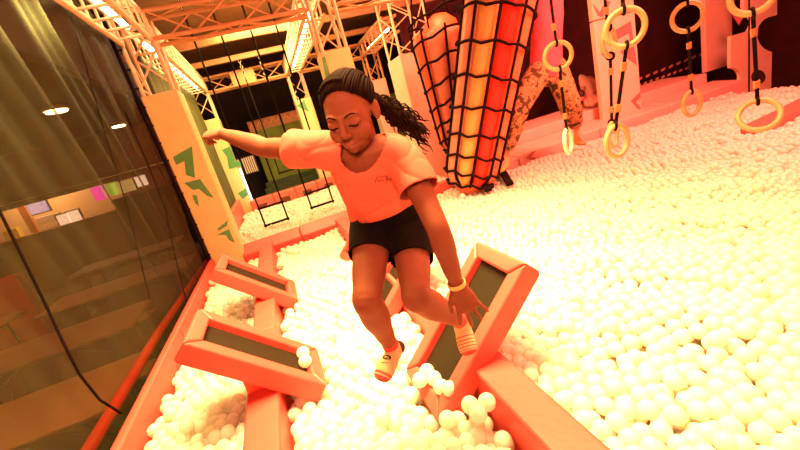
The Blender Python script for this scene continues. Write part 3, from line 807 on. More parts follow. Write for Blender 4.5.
# ------------------------------------------------------------------ a second, simpler figure builder: the man in camouflage and the child behind him
def adult(name, label, J, Rm, skin, top_m, leg_m, shoe_m, hair_m, sizes, sleeve=1.0, voxel=.009, sole_m=None, bare=False):
    mh, ms, hc = J['mh'], J['ms'], J['hc']; k_ = sizes
    e = empty('person', V((mh.x, mh.y, min(J['rt'].z, J['lt'].z) - .03)), label, 'person')
    axis = (ms - mh).normalized(); sx = (J['ls'] - J['rs']).normalized(); hx = (J['lh'] - J['rh']).normalized()
    mb = MB(); T = head_shape(mb, Rm, hc, 1.1 * k_)
    limb(mb, [(mh - axis * .09 * k_, (.12 * k_, .09 * k_), hx), (mh, (.165 * k_, .115 * k_), hx), (lerp(mh, ms, .4), (.145 * k_, .10 * k_), hx), (lerp(mh, ms, .8), (.165 * k_, .11 * k_), sx), (ms, (.15 * k_, .08 * k_), sx)], 4, 20)
    limb(mb, [(ms, .06 * k_), (lerp(ms, hc, .5), .055 * k_), (hc, .052 * k_)], 3, 12)
    arms = ((J['rs'], J['re'], J['rw'], J['rk2']), (J['ls'], J['le'], J['lw'], J['lk2']))
    for s_, el, w, kn in arms:
        limb(mb, [(lerp(ms, s_, .4), .06 * k_), (s_, .058 * k_), (lerp(s_, el, .4), .052 * k_), (el, .042 * k_), (lerp(el, w, .3), .044 * k_), (w, .028 * k_)], 4)
        hand(mb, w, kn, (CAMP - kn), 1, 1.1 * k_, curl=(.8, .9, .6), spread=.1)
    for h, k, a, t in ((J['rh'], J['rk'], J['ra'], J['rt']), (J['lh'], J['lk'], J['la'], J['lt'])):
        limb(mb, [(h, .09 * k_), (lerp(h, k, .4), .08 * k_), (k, .06 * k_), (lerp(k, a, .35), .06 * k_), (a, .036 * k_)], 4)
        limb(mb, [(a, .036 * k_), (lerp(a, t, .4) - V((0, 0, .02)), .038 * k_), (t, .032 * k_)], 3)
    place_mesh('body', remesh(mb, voxel * .7, 2, [skin]), e)
    hb = MB(); hb.ell(T((0, -.022, .036)), (.081 * k_ * 1.1, .093 * k_ * 1.1, .083 * k_ * 1.1), Rm, 24, 16)
    me = remesh(hb, .006, 1, [hair_m]); cc = T((0, .05, -.02)); fw = Rm @ V((0, 1, 0)); upv = Rm @ V((0, 0, 1))
    cut(me, lambda p: (p - cc).dot(upv) * .8 - (p - cc).dot(fw) + .0, None); place_mesh('hair', me, e)
    tb = MB()
    limb(tb, [(mh - axis * .05 * k_, (.20 * k_, .15 * k_), hx), (lerp(mh, ms, .35), (.19 * k_, .14 * k_), hx), (lerp(mh, ms, .8), (.20 * k_, .135 * k_), sx), (lerp(mh, ms, 1.02), (.16 * k_, .10 * k_), sx), (lerp(ms, hc, .35), (.075 * k_, .072 * k_), sx)], 4, 22)
    for s_, el, w, kn in arms:
        en = lerp(s_, el, .5) if sleeve < 1 else lerp(el, w, .9)
        limb(tb, [(lerp(ms, s_, .4), .085 * k_), (s_, .082 * k_)] + ([(lerp(s_, el, .6), .078 * k_), (el, .066 * k_)] if sleeve >= 1 else []) + [(en, .05 * k_ if sleeve >= 1 else .075 * k_)], 4)
    me = remesh(tb, voxel, 4, [top_m])
    co = np.empty(len(me.vertices) * 3); me.vertices.foreach_get('co', co); co = co.reshape(-1, 3); no = np.empty(len(co) * 3); me.vertices.foreach_get('normal', no); no = no.reshape(-1, 3)
    for i in range(len(co)): p = co[i]; co[i] = p + no[i] * .012 * noise.noise((p[0] * 8, p[1] * 8, p[2] * 5))
    me.vertices.foreach_set('co', co.reshape(-1)); place_mesh('sweatshirt', me, e)
    lb = MB()
    limb(lb, [(mh - axis * .12 * k_, (.14 * k_, .12 * k_), hx), (mh - axis * .02, (.185 * k_, .14 * k_), hx), (mh + axis * .08 * k_, (.17 * k_, .13 * k_), hx)], 4, 20)
    for h, k, a in ((J['rh'], J['rk'], J['ra']), (J['lh'], J['lk'], J['la'])):
        w_ = J.get('baggy', 1.)
        limb(lb, [(h, .115 * k_ * w_), (lerp(h, k, .5), .112 * k_ * w_), (k, .105 * k_ * w_), (lerp(k, a, .4), .10 * k_ * w_), (lerp(k, a, .68), .09 * k_ * w_)], 4)
    me = remesh(lb, voxel, 3, [leg_m])
    co = np.empty(len(me.vertices) * 3); me.vertices.foreach_get('co', co); co = co.reshape(-1, 3); no = np.empty(len(co) * 3); me.vertices.foreach_get('normal', no); no = no.reshape(-1, 3)
    for i in range(len(co)): p = co[i]; co[i] = p + no[i] *   .011 * noise.noise((p[0] * 7, p[1] * 7, p[2] * 16))
    me.vertices.foreach_set('co', co.reshape(-1)); place_mesh('trousers', me, e)
    for a, t in ((J['ra'], J['rt']), (J['la'], J['lt'])):
        sb = MB(); d = (t - a); d.z = 0; d.normalize(); wd = d.cross(V((0, 0, 1)))
        base = min(a.z - .06 * k_, t.z); h0 = V((a.x, a.y, base + .035)) - d * .05
        limb(sb, [(h0, (.042 * k_, .045 * k_), wd), (lerp(h0, t, .4), (.046 * k_, .052 * k_), wd), (lerp(h0, t, .8), (.05 * k_, .038 * k_), wd), (t, (.042 * k_, .028 * k_), wd)], 4, 16)
        sb.tube([a + V((0, 0, .03)), V((a.x, a.y, base + .05))], .045 * k_, 14)
        me = remesh(sb, .007, 3, [shoe_m, sole_m or shoe_m]); n = len(me.polygons); ce = np.empty(n * 3); me.polygons.foreach_get('center', ce); ce = ce.reshape(-1, 3)
        me.polygons.foreach_set('material_index', (ce[:, 2] < ce[:, 2].min() + .03).astype(int)); place_mesh('shoe', me, e)
    return e
YM = 4.3
def Y(px, py, y): return at(px, py, y=y)
def facing(yaw, pitch, roll=0.):
    f = V((-math.sin(yaw) * math.cos(pitch), -math.cos(yaw) * math.cos(pitch), -math.sin(pitch))); x = V((-math.cos(yaw), math.sin(yaw), 0)); x = Matrix.Rotation(roll, 3, f) @ x
    return Matrix((x, f, x.cross(f))).transposed()
mh = Y(546, 66, 4.4); ms = Y(548, -14, 4.45)
mj = dict(mh=mh, ms=ms, hc=ms + V((.02, -.06, .27)), rs=ms + V((-.21, 0, -.03)), ls=ms + V((.22, .02, -.03)),
          re=Y(527, 2, 3.95), rw=Y(505, -30, 3.95), rk2=Y(500, -42, 3.97), le=ms + V((.34, .03, .24)), lw=ms + V((.22, .0, .50)), lk2=ms + V((.2, 0, .59)),
          rh=mh + V((-.12, 0, -.04)), lh=mh + V((.13, 0, -.04)), rk=Y(519, 107, 4.35), ra=Y(504, 158, 4.5), rt=Y(500, 171, 4.35),
          lk=Y(568, 100, 4.25), la=Y(577, 130, 4.55), lt=Y(584, 143, 4.45), baggy=1.2)
adult('man', 'adult in pink sweatshirt and camouflage trousers climbing beside the net bag, head out of frame', mj, facing(.3, .2), MT['skin2'], MT['pinkshirt'], MT['camo'], MT['shoe'], MT['hairred'], 1.12, sleeve=.5, sole_m=MT['shoegreen'])
bh = Y(612, 92, 6.2)
bj = dict(mh=bh, ms=Y(586, 82, 6.0), hc=Y(581, 96, 5.85), rs=Y(582, 78, 6.05) , ls=Y(590, 89, 5.85), re=Y(588, 104, 5.8), rw=Y(596, 96, 5.7), rk2=Y(599, 93, 5.68), le=Y(592, 104, 5.7), lw=Y(600, 98, 5.62), lk2=Y(603, 95, 5.6),
          rh=bh + V((0, .1, -.03)), lh=bh + V((0, -.1, -.03)), rk=Y(606, 112, 6.1), ra=Y(620, 122, 6.3), rt=Y(612, 124, 6.2), lk=Y(604, 114, 5.9), la=Y(620, 126, 6.1), lt=Y(611, 128, 6.0))
adult('child', 'child in pink bending down behind the chevron column, beyond the camouflage trousers', bj, facing(.9, .9), MT['skin2'], MT['vinyl_pale'], MT['darkred'], MT['darkred'], MT['hairred'], .8, voxel=.012)

# ------------------------------------------------------------------ net bags of soft columns
def net_bag(B, Tp, prof, N, colors, phi0, rows, label, slant=0., hang=None, rope=.017):
    """prof(t): outer radius along the axis; rows: distances along the axis from the bottom"""
    B, Tp = V(B), V(Tp); ax = (Tp - B).normalized(); Ln = (Tp - B).length
    e = empty('net_bag', B, label, 'net bag', 'hanging net bags')
    tc = CAMP - B; a = (tc - ax * tc.dot(ax)).normalized(); b = ax.cross(a).normalized()
    if b.dot(M3 @ V((1, 0, 0))) < 0: b = -b
    def W(t, r, ph): return B + ax * t + (a * math.cos(ph) + b * math.sin(ph)) * r
    s = math.sin(PI / N)
    for i in range(N):
        ph = phi0 + i * 2 * PI / N; pts = []; rad = []
        for j in range(25):
            t = j / 24; Rr = prof(t); rr = Rr * s * 1.02 / (1 + s); fade = math.sqrt(max(.04, 1 - max(0, 1 - t * Ln / .16) ** 2)) * math.sqrt(max(.04, 1 - max(0, 1 - (1 - t) * Ln / .12) ** 2))
            pts.append(W(t * Ln, Rr - rr * 1.05, ph)); rad.append(rr * fade)
        MB().tube(pts, rad, 20, round_cap=False).build('foam_column', MT[colors[i % len(colors)]], e, smooth='auto')
    MB().tube([W(.06, 0, 0), W(Ln - .06, 0, 0)], [prof(0) * .62, prof(1) * .62], 20).build('foam_core', MT['bag_o'], e, smooth='auto')
    nb = MB()
    def rim(t, ph): # outline radius following the columns
        k = ((ph - phi0 + PI / N) % (2 * PI / N)) / (2 * PI / N) - .5
        return prof(max(0, min(1, t / Ln))) * (1.02 - .07 * (2 * abs(k)) ** 2.0)
    for i in range(N):
        ph = phi0 + (i + .5) * 2 * PI / N; pts = [B + ax * -.035]
        for j in range(30):
            t = Ln * j / 29; pts.append(W(t, rim(t, ph) * (1 if j > 1 else (.55, .86)[j]) + .008, ph))
        nb.tube(pts, rope, 6)
    for i, r in enumerate(rows):
        pts = []
        for j in range(N * 10):
            ph = phi0 + 2 * PI * j / (N * 10); k = (j % 10) / 10.; k = abs(((k + .5) % 1) - .5) * 2
            t = r - .035 * (1 - k) + slant * math.sin(ph) + .02 * noise.noise((i * 3.1, j * .08, 2))
            q = .86 if r < .06 else 1
            pts.append(W(max(0, t), rim(t, ph) * q + .012, ph))
        nb.tube(pts, rope, 6, closed=True)
    nb.build('cargo_net', MT['rope'], e, smooth=True)
    if hang:
        for tgt in hang:
            MB().tube([W(Ln, prof(1) * .9, tgt[0]), V(tgt[1])], .014, 6).build('hanging_rope', MT['rope'], e, smooth='auto')
    return e
B1 = PD(468, 176, 4.95); B1.z = .07
T1 = PD(507, -45, 4.2)
ax1 = (T1 - B1).normalized(); L1 = (T1 - B1).length
top1 = T1 + V((.1, 0, 3.75 - T1.z))
net_bag(B1, T1, lambda t: .34 + .10 * min(1, t * 1.1), 9, ['bag_p', 'bag_y', 'bag_r', 'bag_o', 'bag_y', 'bag_r', 'bag_p', 'bag_o', 'bag_y'], math.radians(-57), [.04, .19, .40, .66, .97, 1.32, 1.68, 2.05, 2.42, 2.8], 'large tilted net bag of yellow, red and pink foam columns', hang=[(k, top1) for k in (.4, 2.5, 4.6)])
B2 = PD(458, 160, 5.9); B2.z = .45
T2 = PD(441, 30, 5.35)
L2 = (T2 - B2).length
top2 = at(416, 30, y=T2.y); top2 = V((T2.x - .1, T2.y, 3.75))
net_bag(B2, T2, lambda t: .20 + .25 * min(1, t * 1.1), 8, ['bag_o', 'bag_p', 'bag_p', 'bag_p', 'bag_o', 'bag_p', 'bag_o', 'bag_p'], math.radians(-60), [.05, .25, .48, .74, 1.02, 1.32, 1.62, 1.9], 'smaller net bag of pink foam columns behind the large tilted one', slant=.12, hang=[(k, top2) for k in (-1.4, -.4, .9, 2.6)])
# folded black strap on the balls under the bag
q = [at(488, 190, z=.03), at(495, 168, y=4.75), at(500, 167, y=4.75), at(510, 184, z=.03)]
mb = MB()
mb.bar(q[0], q[1], .09, .05, ref=(0, 1, 0)); mb.bar(q[2], q[3], .09, .05, ref=(0, 1, 0)); mb.bar(q[1] - (q[2] - q[1]) * .6, q[2] + (q[2] - q[1]) * .6, .09, .06, ref=(0, 1, 0))
tag(mb.build('folded_strap', MT['rope'], bevel=.012), 'folded black strap standing on the balls at the foot of the large net bag', 'strap')

# ------------------------------------------------------------------ ring chains
def torus_pts(c, nrm, R, n=32):
    a, b = frame(nrm); return [c + a * (R * math.cos(2 * PI * i / n)) + b * (R * math.sin(2 * PI * i / n)) for i in range(n)]
def ring_chain(label, rings, top=3.75, colors=('ring', 'ring')):
    """rings: list of (px, py, depth, turn about the vertical (deg), lean (deg)) from the top down"""
    C = [PD(r[0], r[1], r[2]) for r in rings]
    e = empty('ring_strap', V((C[0].x, C[0].y, top)), label, 'gymnastic rings', 'hanging ring straps')
    Rr = .098; tr = .0165
    for i, (r, c) in enumerate(zip(rings, C)):
        v = (CAMP - c); v.z = 0; v.normalize(); v = Matrix.Rotation(math.radians(r[3]), 3, 'Z') @ v
        side = v.cross(V((0, 0, 1))); v = Matrix.Rotation(math.radians(r[4]), 3, side) @ v
        MB().tube(torus_pts(c, v, Rr), tr, 12, closed=True).build('ring', MT[colors[i % len(colors)]], e, smooth=True)
        up = (V((0, 0, 1)) - v * v.z).normalized()
        hi = c + up * Rr; lo = c - up * Rr
        def strap(p, q):
            d = (q - p).normalized(); L = (q - p).length
            MB().bar(p, q, .022, .009, ref=M3 @ V((1, 0, 0))).build('strap', MT['rope'], e, bevel=.003)
            for s_ in ((p + d * .085, p + d * .135), (q - d * .135, q - d * .085)):
                if L > .3: MB().bar(s_[0], s_[1], .034, .017, ref=M3 @ V((1, 0, 0))).build('tape_sleeve', MT['tape'], e, bevel=.004)
            for z in (p, q):
                MB().tube(torus_pts(z, d.cross(v) if abs(d.dot(v)) < .9 else V((1, 0, 0)), .026, 16), (.007, .014) if False else .009, 6, closed=True).build('strap_loop', MT['rope'], e, smooth=True)
        if i == 0: strap(V((hi.x + .01, hi.y, top)), hi)
        if i + 1 < len(rings):
            r2 = rings[i + 1]; c2 = C[i + 1]; v2 = (CAMP - c2); v2.z = 0; v2.normalize(); v2 = Matrix.Rotation(math.radians(r2[3]), 3, 'Z') @ v2
            s2 = v2.cross(V((0, 0, 1))); v2 = Matrix.Rotation(math.radians(r2[4]), 3, s2) @ v2
            u2 = (V((0, 0, 1)) - v2 * v2.z).normalized(); strap(lo, c2 + u2 * Rr)
    return e
ring_chain('ring strap with the biggest upper ring, before the chevron column', [(625, 28, 2.15, 12, 0), (617, 141, 2.42, 52, 0)])
ring_chain('ring strap half hidden just left of the biggest ring, turned edge-on', [(609, 42, 2.75, 66, 0), (613, 135, 3.05, 72, 0)])
ring_chain('ring strap hanging before the dark wall, beside the plain pale column', [(687.5, 17, 2.85, 14, 0), (692, 103, 3.1, 55, 0)])
ring_chain('rightmost ring strap, hanging before the cut-out panel with a wide lower ring', [(753, -6, 2.1, 8, 0), (759, 115, 2.35, 8, 34)])
ring_chain('ring strap hanging before the camouflage trousers', [(558, 56, 2.9, 14, 0), (568, 141, 3.15, 74, 0)], colors=('ring', 'ringw'))

# ------------------------------------------------------------------ right-hand side: padded ledge, columns, cut-out panel, tapes
pw = [(3.50, 5.0), (5.0, 5.6), (6.65, 8.0)]
led_ = empty('padded_ledge', (5.6, 5.2, PF), 'stepped pink padded ledge along the far edge of the ball pit', 'padding')
def ledge(x0, x1, y0, y1, z0, z1f, z1b, name, m):
    MB().hexa([(x0, y0, z0), (x1, y0, z0), (x1, y1, z0), (x0, y1, z0), (x0, y0, z1f), (x1, y0, z1f), (x1, y1, z1b), (x0, y1, z1b)]).build(name, m, led_, bevel=.025, seg=3)
for x0, x1 in ((3.52, 5.1), (5.11, 6.7), (6.71, 8.6)):
    ledge(x0, x1 - .004, 5.0, 5.55, PF, .10, .16, 'ledge_cushion', MT['vinyl_pale'])
    ledge(x0 - .12, x1 - .124, 5.56, 6.5, PF, .34, .38, 'upper_cushion', MT['vinyl_pale'])
ledge(2.62, 3.50, 5.05, 5.8, PF, .07, .12, 'end_cushion', MT['vinyl_pale'])
keepout((2.55, 4.97, PF), (9, 6.6, .3))
def chevron(cx, cz, y, w, h, t):
    return [(cx, y, cz), (cx + w, y, cz + h), (cx + w + t, y, cz + h), (cx + t, y, cz), (cx + w + t, y, cz - h), (cx + w, y, cz - h)]
mb = MB(); mb.prism(chevron(3.46, .22, 5.553, .16, .10, .12), (0, .004, 0)); mb.build('chevron_print', MT['chevron_red'], led_)
mb = MB(); mb.prism(chevron(3.60, .02, 4.996, .12, .07, .10), (0, .004, 0)); mb.build('chevron_print', MT['chevron_red'], led_)

def post(px0, px1, pyb, y, zb, top, label, m, d=.10):
    a, b = at(px0, pyb, y=y), at(px1, pyb, y=y)
    e = empty('padded_column', ((a.x + b.x) / 2, y, zb), label, 'column')
    for z0, z1 in ((zb, 1.75), (1.76, top)):
        MB().box((a.x, y, z0), (b.x, y + d, z1 - .004)).build('column_wrap', m, e, bevel=.015, seg=3)
    keepout((a.x, y, zb), (b.x, y + d, top)); return e
cc = post(603, 642, 108, 5.30, .1, 3.75, 'pale padded column with rose chevrons behind the biggest ring', MT['banner_pink'])
y_ = 5.297
zig(cc, [[(614, 31), (631, 21), (633, 38), (637, 66), (620, 52), (630, 44), (629, 33), (617, 40)], [(601, 54), (607, 50), (609, 56), (612, 62), (607, 60)], [(592, 3), (600, 12), (606, 0), (611, 2), (603, 17), (598, 16)], [(631, 101), (640, 92), (641, 97), (636, 102), (641, 108), (641, 113)]], y_, MT['chevron_red'], 'chevron_print')
post(707, 733, 86, 5.9, .3, 3.75, 'plain pale padded column right of the dark wall', MT['banner_pink'])
def cutout_panel():
    yp = 5.2
    def arc(cx, cy, r, a0, a1, n=12): return [(cx + r * math.cos(math.radians(a0 + (a1 - a0) * i / n)), cy - r * math.sin(math.radians(a0 + (a1 - a0) * i / n))) for i in range(n + 1)]
    left = [(741, -60), (741, 8)] + arc(741, 20, 11, 80, -90)[::-1][::-1] 
    out = [(744, -60), (744, 6)] + arc(738, 22, 14, 60, -40) + [(731, 36), (730.5, 62)] + arc(731, 77, 9.5, 90, -90) + [(734, 90), (735, 105), (771, 94), (772, 54)] + arc(775, 34, 18, -100, -262) + [(777, 15), (778, -60)]
    a = at(735, 105, y=yp)
    e = empty('cutout_panel', (at(752, 98, y=yp).x, yp, .1), 'tall pale panel with round bites cut out of its edges behind the rightmost ring', 'panel')
    mb = MB(); mb.prism([at(px, py, y=yp) for px, py in out], (0, .06, 0)); mb.build('board', MT['banner_pink'], e)
    mb = MB(); mb.prism([at(px, py, y=yp - .004) for px, py in arc(758.5, 77, 7.2, 0, 330, 14)], (0, .003, 0)); mb.build('painted_hole_dark', MT['darkred'], e)  # dark disc on the uncut board stands in for the darkness of a hole
    mb = MB(); mb.prism([at(px, py, y=yp - .004) for px, py in ((732, 15), (737, 9), (743, 18), (739, 25))], (0, .003, 0)); mb.build('chevron_print', MT['chevron_red'], e)
cutout_panel()
pr = at(749, 100, y=4.3)
e = empty('hanging_post', pr, 'short pale foam post on a thin dark line beside the rightmost ring', 'foam post')
MB().tube([V((pr.x, pr.y, 3.75)), V((pr.x, pr.y, pr.z - .02))], .012, 6).build('line', MT['rope'], e, smooth='auto')
pb_ = at(750, 125, y=4.3)
MB().tube([V((pr.x, pr.y, pr.z)), V((pr.x, pr.y, pb_.z + .02))], .075, 16).build('foam_sleeve', MT['banner_pink'], e, smooth='auto')
a, b = at(752, 128, z=.06), at(812, 98, z=.06)
tag(MB().bar(a - V((0, 0, .06)), b - V((0, 0, .06)), .22, .16, ref=(0, 1, 0)).build('edge_strip', MT['vinyl_pink'], bevel=.02), 'low pink padded strip crossing the balls at the right edge of the pit', 'padding')
OBB.append(((a + b) / 2, ((b - a).normalized(), V((0, 0, 1)).cross((b - a).normalized()), V((0, 0, 1))), V(((b - a).length / 2, .11, .08))))
for k, (p0, p1, l) in enumerate((((637, 80), (706, 52), 'upper row of pale hazard tape before the dark rear wall'), ((637, 86), (690, 67), 'lower row of pale hazard tape before the dark rear wall'))):
    a, b = at(*p0, y=8.0), at(*p1, y=7.6)
    e = empty('hazard_tape', (a + b) / 2, l, 'tape')
    MB().bar(a, b, .01, .05, ref=(0, 1, 0)).build('tape_backing', MT['darkred'], e)
    n = 9
    for i in range(n):
        p, q = lerp(a, b, (i + .1) / n), lerp(a, b, (i + .6) / n); MB().bar(p - V((0, .012, .01)), q - V((0, .012, -.01)), .008, .06, ref=(0, 1, 0)).build('pale_stripe', MT['hazard'], e)

# ------------------------------------------------------------------ rear pit: far pads, olive panels, platform, grille, rope ladders
fp = empty('rear_edge_padding', (.6, 8.9, PF), 'pink padding along the far edge of the pit with rope ladders', 'padding')
for i, x in enumerate(np.arange(-.75, 2.3, .5)):
    MB().box((x, 8.75, PF), (x + .49, 9.05, .22 + .0 * i)).build('edge_cushion', MT['vinyl_pink'], fp, bevel=.02, seg=3)
    MB().box((x + .14, 8.742, -.02), (x + .34, 8.75, .10)).build('arched_notch', MT['wood'], fp)
keepout((-1, 8.7, PF), (2.4, 9.2, .2))
def drop(name, x0, x1, y, z0, z1, m, label, hdr=None):
    e = empty(name, ((x0 + x1) / 2, y, z0), label, 'panel')
    MB().box((x0, y, z0), (x1, y + .06, z1 - (.28 if hdr else 0))).build('panel_face', m, e, bevel=.006)
    if hdr:
        MB().box((x0, y, z1 - .28), (x1, y + .06, z1)).build('header_band', MT['tan'], e, bevel=.006)
        k = int((x1 - x0) / .17); mb = MB()
        for i in range(k):
            x = x0 + .04 + i * (x1 - x0 - .06) / k; mb.prism([(x, y - .003, z1 - .2), (x + .08, y - .003, z1 - .08), (x + .15, y - .003, z1 - .2), (x + .15, y - .003, z1 - .16), (x + .08, y - .003, z1 - .04), (x, y - .003, z1 - .16)], (0, .003, 0))
        mb.build('zigzag_print', MT['trim_orange'], e)
    return e
drop('olive_backdrop', -.30, 1.22, 11.3, PF, 1.99, MT['olive'], 'wide olive panel with a tan zigzag header behind the rope ladders', True)
e = drop('olive_backdrop', 1.75, 2.6, 11.0, PF, 1.75, MT['olive'], 'olive panel with a teal mark just left of the girl\'s forehead')
MB().prism([(1.95, 10.996, .95), (2.3, 10.996, .95), (2.3, 10.996, 1.3), (2.1, 10.996, 1.3)], (0, .003, 0)).build('teal_mark', MT['green'], e)
e = drop('olive_backdrop', 3.55, 5.2, 11.0, PF, 1.75, MT['olive'], 'olive panel with a green mark right of the girl\'s hair')
MB().prism([(3.75, 10.996, .9), (4.5, 10.996, .95), (4.5, 10.996, 1.3), (4.1, 10.996, 1.35), (3.75, 10.996, 1.1)], (0, .003, 0)).build('green_mark', MT['green'], e)
ps = empty('stage_platform', (.4, 10.0, PF), 'dark green stepped platform at the foot of the wide olive panel', 'platform')
for i in range(4):
    MB().box((-.55 + .06 * i, 9.75 + .28 * i, PF), (1.5, 10.03 + .28 * i, -.02 + .12 * i)).build('step', MT['olive_dark'], ps, bevel=.01)
g0, g1 = at(233, 158, y=10.6), at(259, 182, y=10.6)
ve = empty('slatted_grille', (g0.x + .15, 10.6, .6), 'white slatted grille left of the wide olive panel', 'grille')
for i in range(9):
    x = g0.x + .02 + i * .052; MB().box((x, 10.6, .72), (x + .03, 10.63, 1.12)).build('slat', MT['white'], ve)
MB().box((g0.x, 10.63, .70), (g0.x + .5, 10.66, 1.14)).build('backing', MT['steel'], ve)
tl0, tl1 = at(240, 169, y=9.1), at(253, 200, y=9.1)
tag(MB().tube([V((tl0.x, 9.1, tl1.z)), V((tl0.x, 9.1, tl0.z))], .018, 8).build('tube_lamp', MT['tube'], smooth='auto'), 'upright white tube lamp on the far zigzag column', 'lamp')
def rope_ladder(xa, xb, y, zr, top, label, ty=None):
    e = empty('rope_ladder', ((xa + xb) / 2, y, zr[-1]), label, 'rope ladder', 'hanging rope ladders')
    for x in (xa, xb):
        MB().tube([(x, y, top), (x, y, zr[-1] - .02)], .013, 6).build('side_rope', MT['rope'], e, smooth='auto')
        k = MB()
        for i in range(7): k.tube(torus_pts(V((x, y, top - .02 - .055 * i)), V((1, 0, 0)) if i % 2 else V((0, 1, 0)), .024, 10), .006, 5, closed=True)
        k.build('chain', MT['cream'], e, smooth=True)
    for z in zr: MB().tube([(xa - .01, y, z), (xb + .01, y, z)], .018, 8).build('rung', MT['rope'], e, smooth='auto')
def rung_at(a, y): return at(*a, y=y)
ra, rb, rc_ = rung_at((259, 209), 6.27), rung_at((282, 202), 6.27), rung_at((265, 226), 6.27)
rope_ladder(ra.x, rb.x, 6.27, (ra.z, max(.03, rc_.z)), 3.55, 'left rope ladder with black rungs over the rear pit')
ra, rb, rc_ = rung_at((307, 194), 6.22), rung_at((329, 188), 6.22), rung_at((313, 208), 6.22)
rope_ladder(ra.x, rb.x, 6.27, (ra.z, max(.03, rc_.z)), 3.55, 'right rope ladder with black rungs, nearest the salmon T-shirt')
rope_ladder(.05, .45, 8.8, (1.0, .62), 3.0, 'middle rope ladder whose ropes cross the wide olive panel')

# ------------------------------------------------------------------ lobby seen through the net
def folding_table(x, y, label, L=1.9, W=.75, h=.74, rot=0):
    e = empty('folding_table', (x, y, PF), label, 'table', 'lobby folding tables')
    MB().box((x - L / 2, y - W / 2, PF + h - .04), (x + L / 2, y + W / 2, PF + h)).build('tabletop', MT['table'], e, bevel=.012)
    for sx in (-1, 1):
        for sy in (-1, 1):
            MB().tube([(x + sx * (L / 2 - .25), y + sy * (W / 2 - .08), PF + h - .04), (x + sx * (L / 2 - .2), y + sy * (W / 2 - .06), PF)], .016, 8).build('leg', MT['steel'], e, smooth='auto')
        MB().tube([(x + sx * (L / 2 - .22), y - W / 2 + .07, PF + .18), (x + sx * (L / 2 - .22), y + W / 2 - .07, PF + .18)], .012, 8).build('leg_brace', MT['steel'], e, smooth='auto')
        MB().tube([(x + sx * .1, y, PF + h - .04), (x + sx * (L / 2 - .23), y, PF + .3)], .012, 8).build('diagonal_brace', MT['steel'], e, smooth='auto')
def bench(x, y, label, L=1.8):
    e = empty('bench', (x, y, PF), label, 'bench', 'lobby benches')
    MB().box((x - L / 2, y - .14, PF + .42), (x + L / 2, y + .14, PF + .45)).build('seat', MT['table'], e, bevel=.008)
    for sx in (-1, 1):
        MB().tube([(x + sx * (L / 2 - .2), y - .1, PF + .42), (x + sx * (L / 2 - .15), y - .13, PF), (x + sx * (L / 2 - .15), y + .13, PF), (x + sx * (L / 2 - .2), y + .1, PF + .42)], .014, 8).build('leg', MT['steel'], e, smooth='auto')
folding_table(-2.35, 2.95, 'beige folding table behind the net, nearest the camera')
folding_table(-2.75, 4.45, 'beige folding table behind the net, second from the camera')
folding_table(-2.55, 6.2, 'beige folding table behind the net with its pale end in the light')
folding_table(-4.9, 6.2, 'beige folding table deep in the lobby at the left edge')
folding_table(-3.2, 8.6, 'farthest beige folding table in the lobby, before the dark partition')
bench(-2.5, 3.65, 'narrow bench between the two nearest lobby tables'); bench(-2.9, 5.25, 'narrow bench behind the second lobby table')
YL = 12.0
def lob(px, py, y=YL): return at(px, py, y=y)
def board(name, px, py, w, h, m, label, cat, y=YL, th=.06, part=None):
    c = lob(px, py, y); x0, x1, z0, z1 = c.x - w / 2, c.x + w / 2, c.z - h / 2, c.z + h / 2
    if part:
        e = empty(name, (c.x, y, z0), label, cat)
        MB().box((x0, y, z0), (x1, y + th, z1)).build('casing', MT['steel'], e, bevel=.006)
        MB().box((x0 + .03, y - .006, z0 + .03), (x1 - .03, y, z1 - .03)).build(part, m, e); return e
    return tag(MB().box((x0, y, z0), (x1, y + th, z1)).build(name, m, bevel=.004), label, cat)
hb0 = lob(-20, 200); hb1 = lob(172, 172)
tag(MB().box((-8.2, 11.6, 1.42), (-2.3, 11.75, 2.61)).build('dark_fascia', MT['wood'], bevel=.006), 'long dark red fascia above the lit counter', 'fascia')
tag(MB().box((-8.2, 11.585, 1.55), (-2.6, 11.60, 1.57)).build('fascia_trim', MT['white'], bevel=.002), 'thin pale trim line along the dark fascia', 'trim')
tag(MB().box((-8.2, 12.9, PF), (-4.25, 13.0, 2.0)).build('lit_shop_backing', MT['shop'], bevel=.004), 'cream lit backing behind the serving counter', 'panel')
ct = empty('serving_counter', (-6.0, 12.0, PF), 'dark red serving counter across the lobby', 'counter')
MB().box((-8.2, 11.9, PF), (-4.3, 12.5, .66)).build('counter_front', MT['wood'], ct, bevel=.01)
MB().box((-8.2, 11.84, .66), (-4.3, 12.5, .71)).build('counter_top', MT['wood'], ct, bevel=.01)
tag(MB().box((-4.25, 11.9, PF), (-2.2, 12.05, .98)).build('slatted_partition', MT['dark'], bevel=.006), 'dark partition right of the serving counter', 'partition')
board('wall_screen', 35, 208, .62, .36, MT['screen'], 'blue lit wall screen above the serving counter', 'screen', part='display', y=12.4)
board('menu_screen', 64, 219.5, .33, .34, MT['screenw'], 'left one of two small pale screens on the counter', 'screen', part='display', y=12.1)
board('menu_screen', 74.5, 216, .33, .34, MT['screenw'], 'right one of two small pale screens on the counter', 'screen', part='display', y=12.1)
board('poster', 100, 193, .36, .36, MT['magenta'], 'bright magenta poster over the dark partition', 'poster', y=12.1)
board('poster', 110, 190, .36, .34, MT['lime'], 'lime green poster next to the magenta one', 'poster', y=12.1)
board('poster', 123, 187, .52, .32, MT['beige'], 'beige poster right of the lime green one', 'poster', y=12.1)
board('lit_sign', 141, 181, .26, .28, MT['screenw'], 'small pale lit sign right of the beige poster', 'sign', y=12.1)
cb = lob(12, 233, 12.15); tag(MB().box((cb.x - .15, 12.1, .711), (cb.x + .15, 12.3, .97)).build('card_box', MT['yellowbox'], bevel=.004), 'yellow box on the counter at the left edge', 'box')
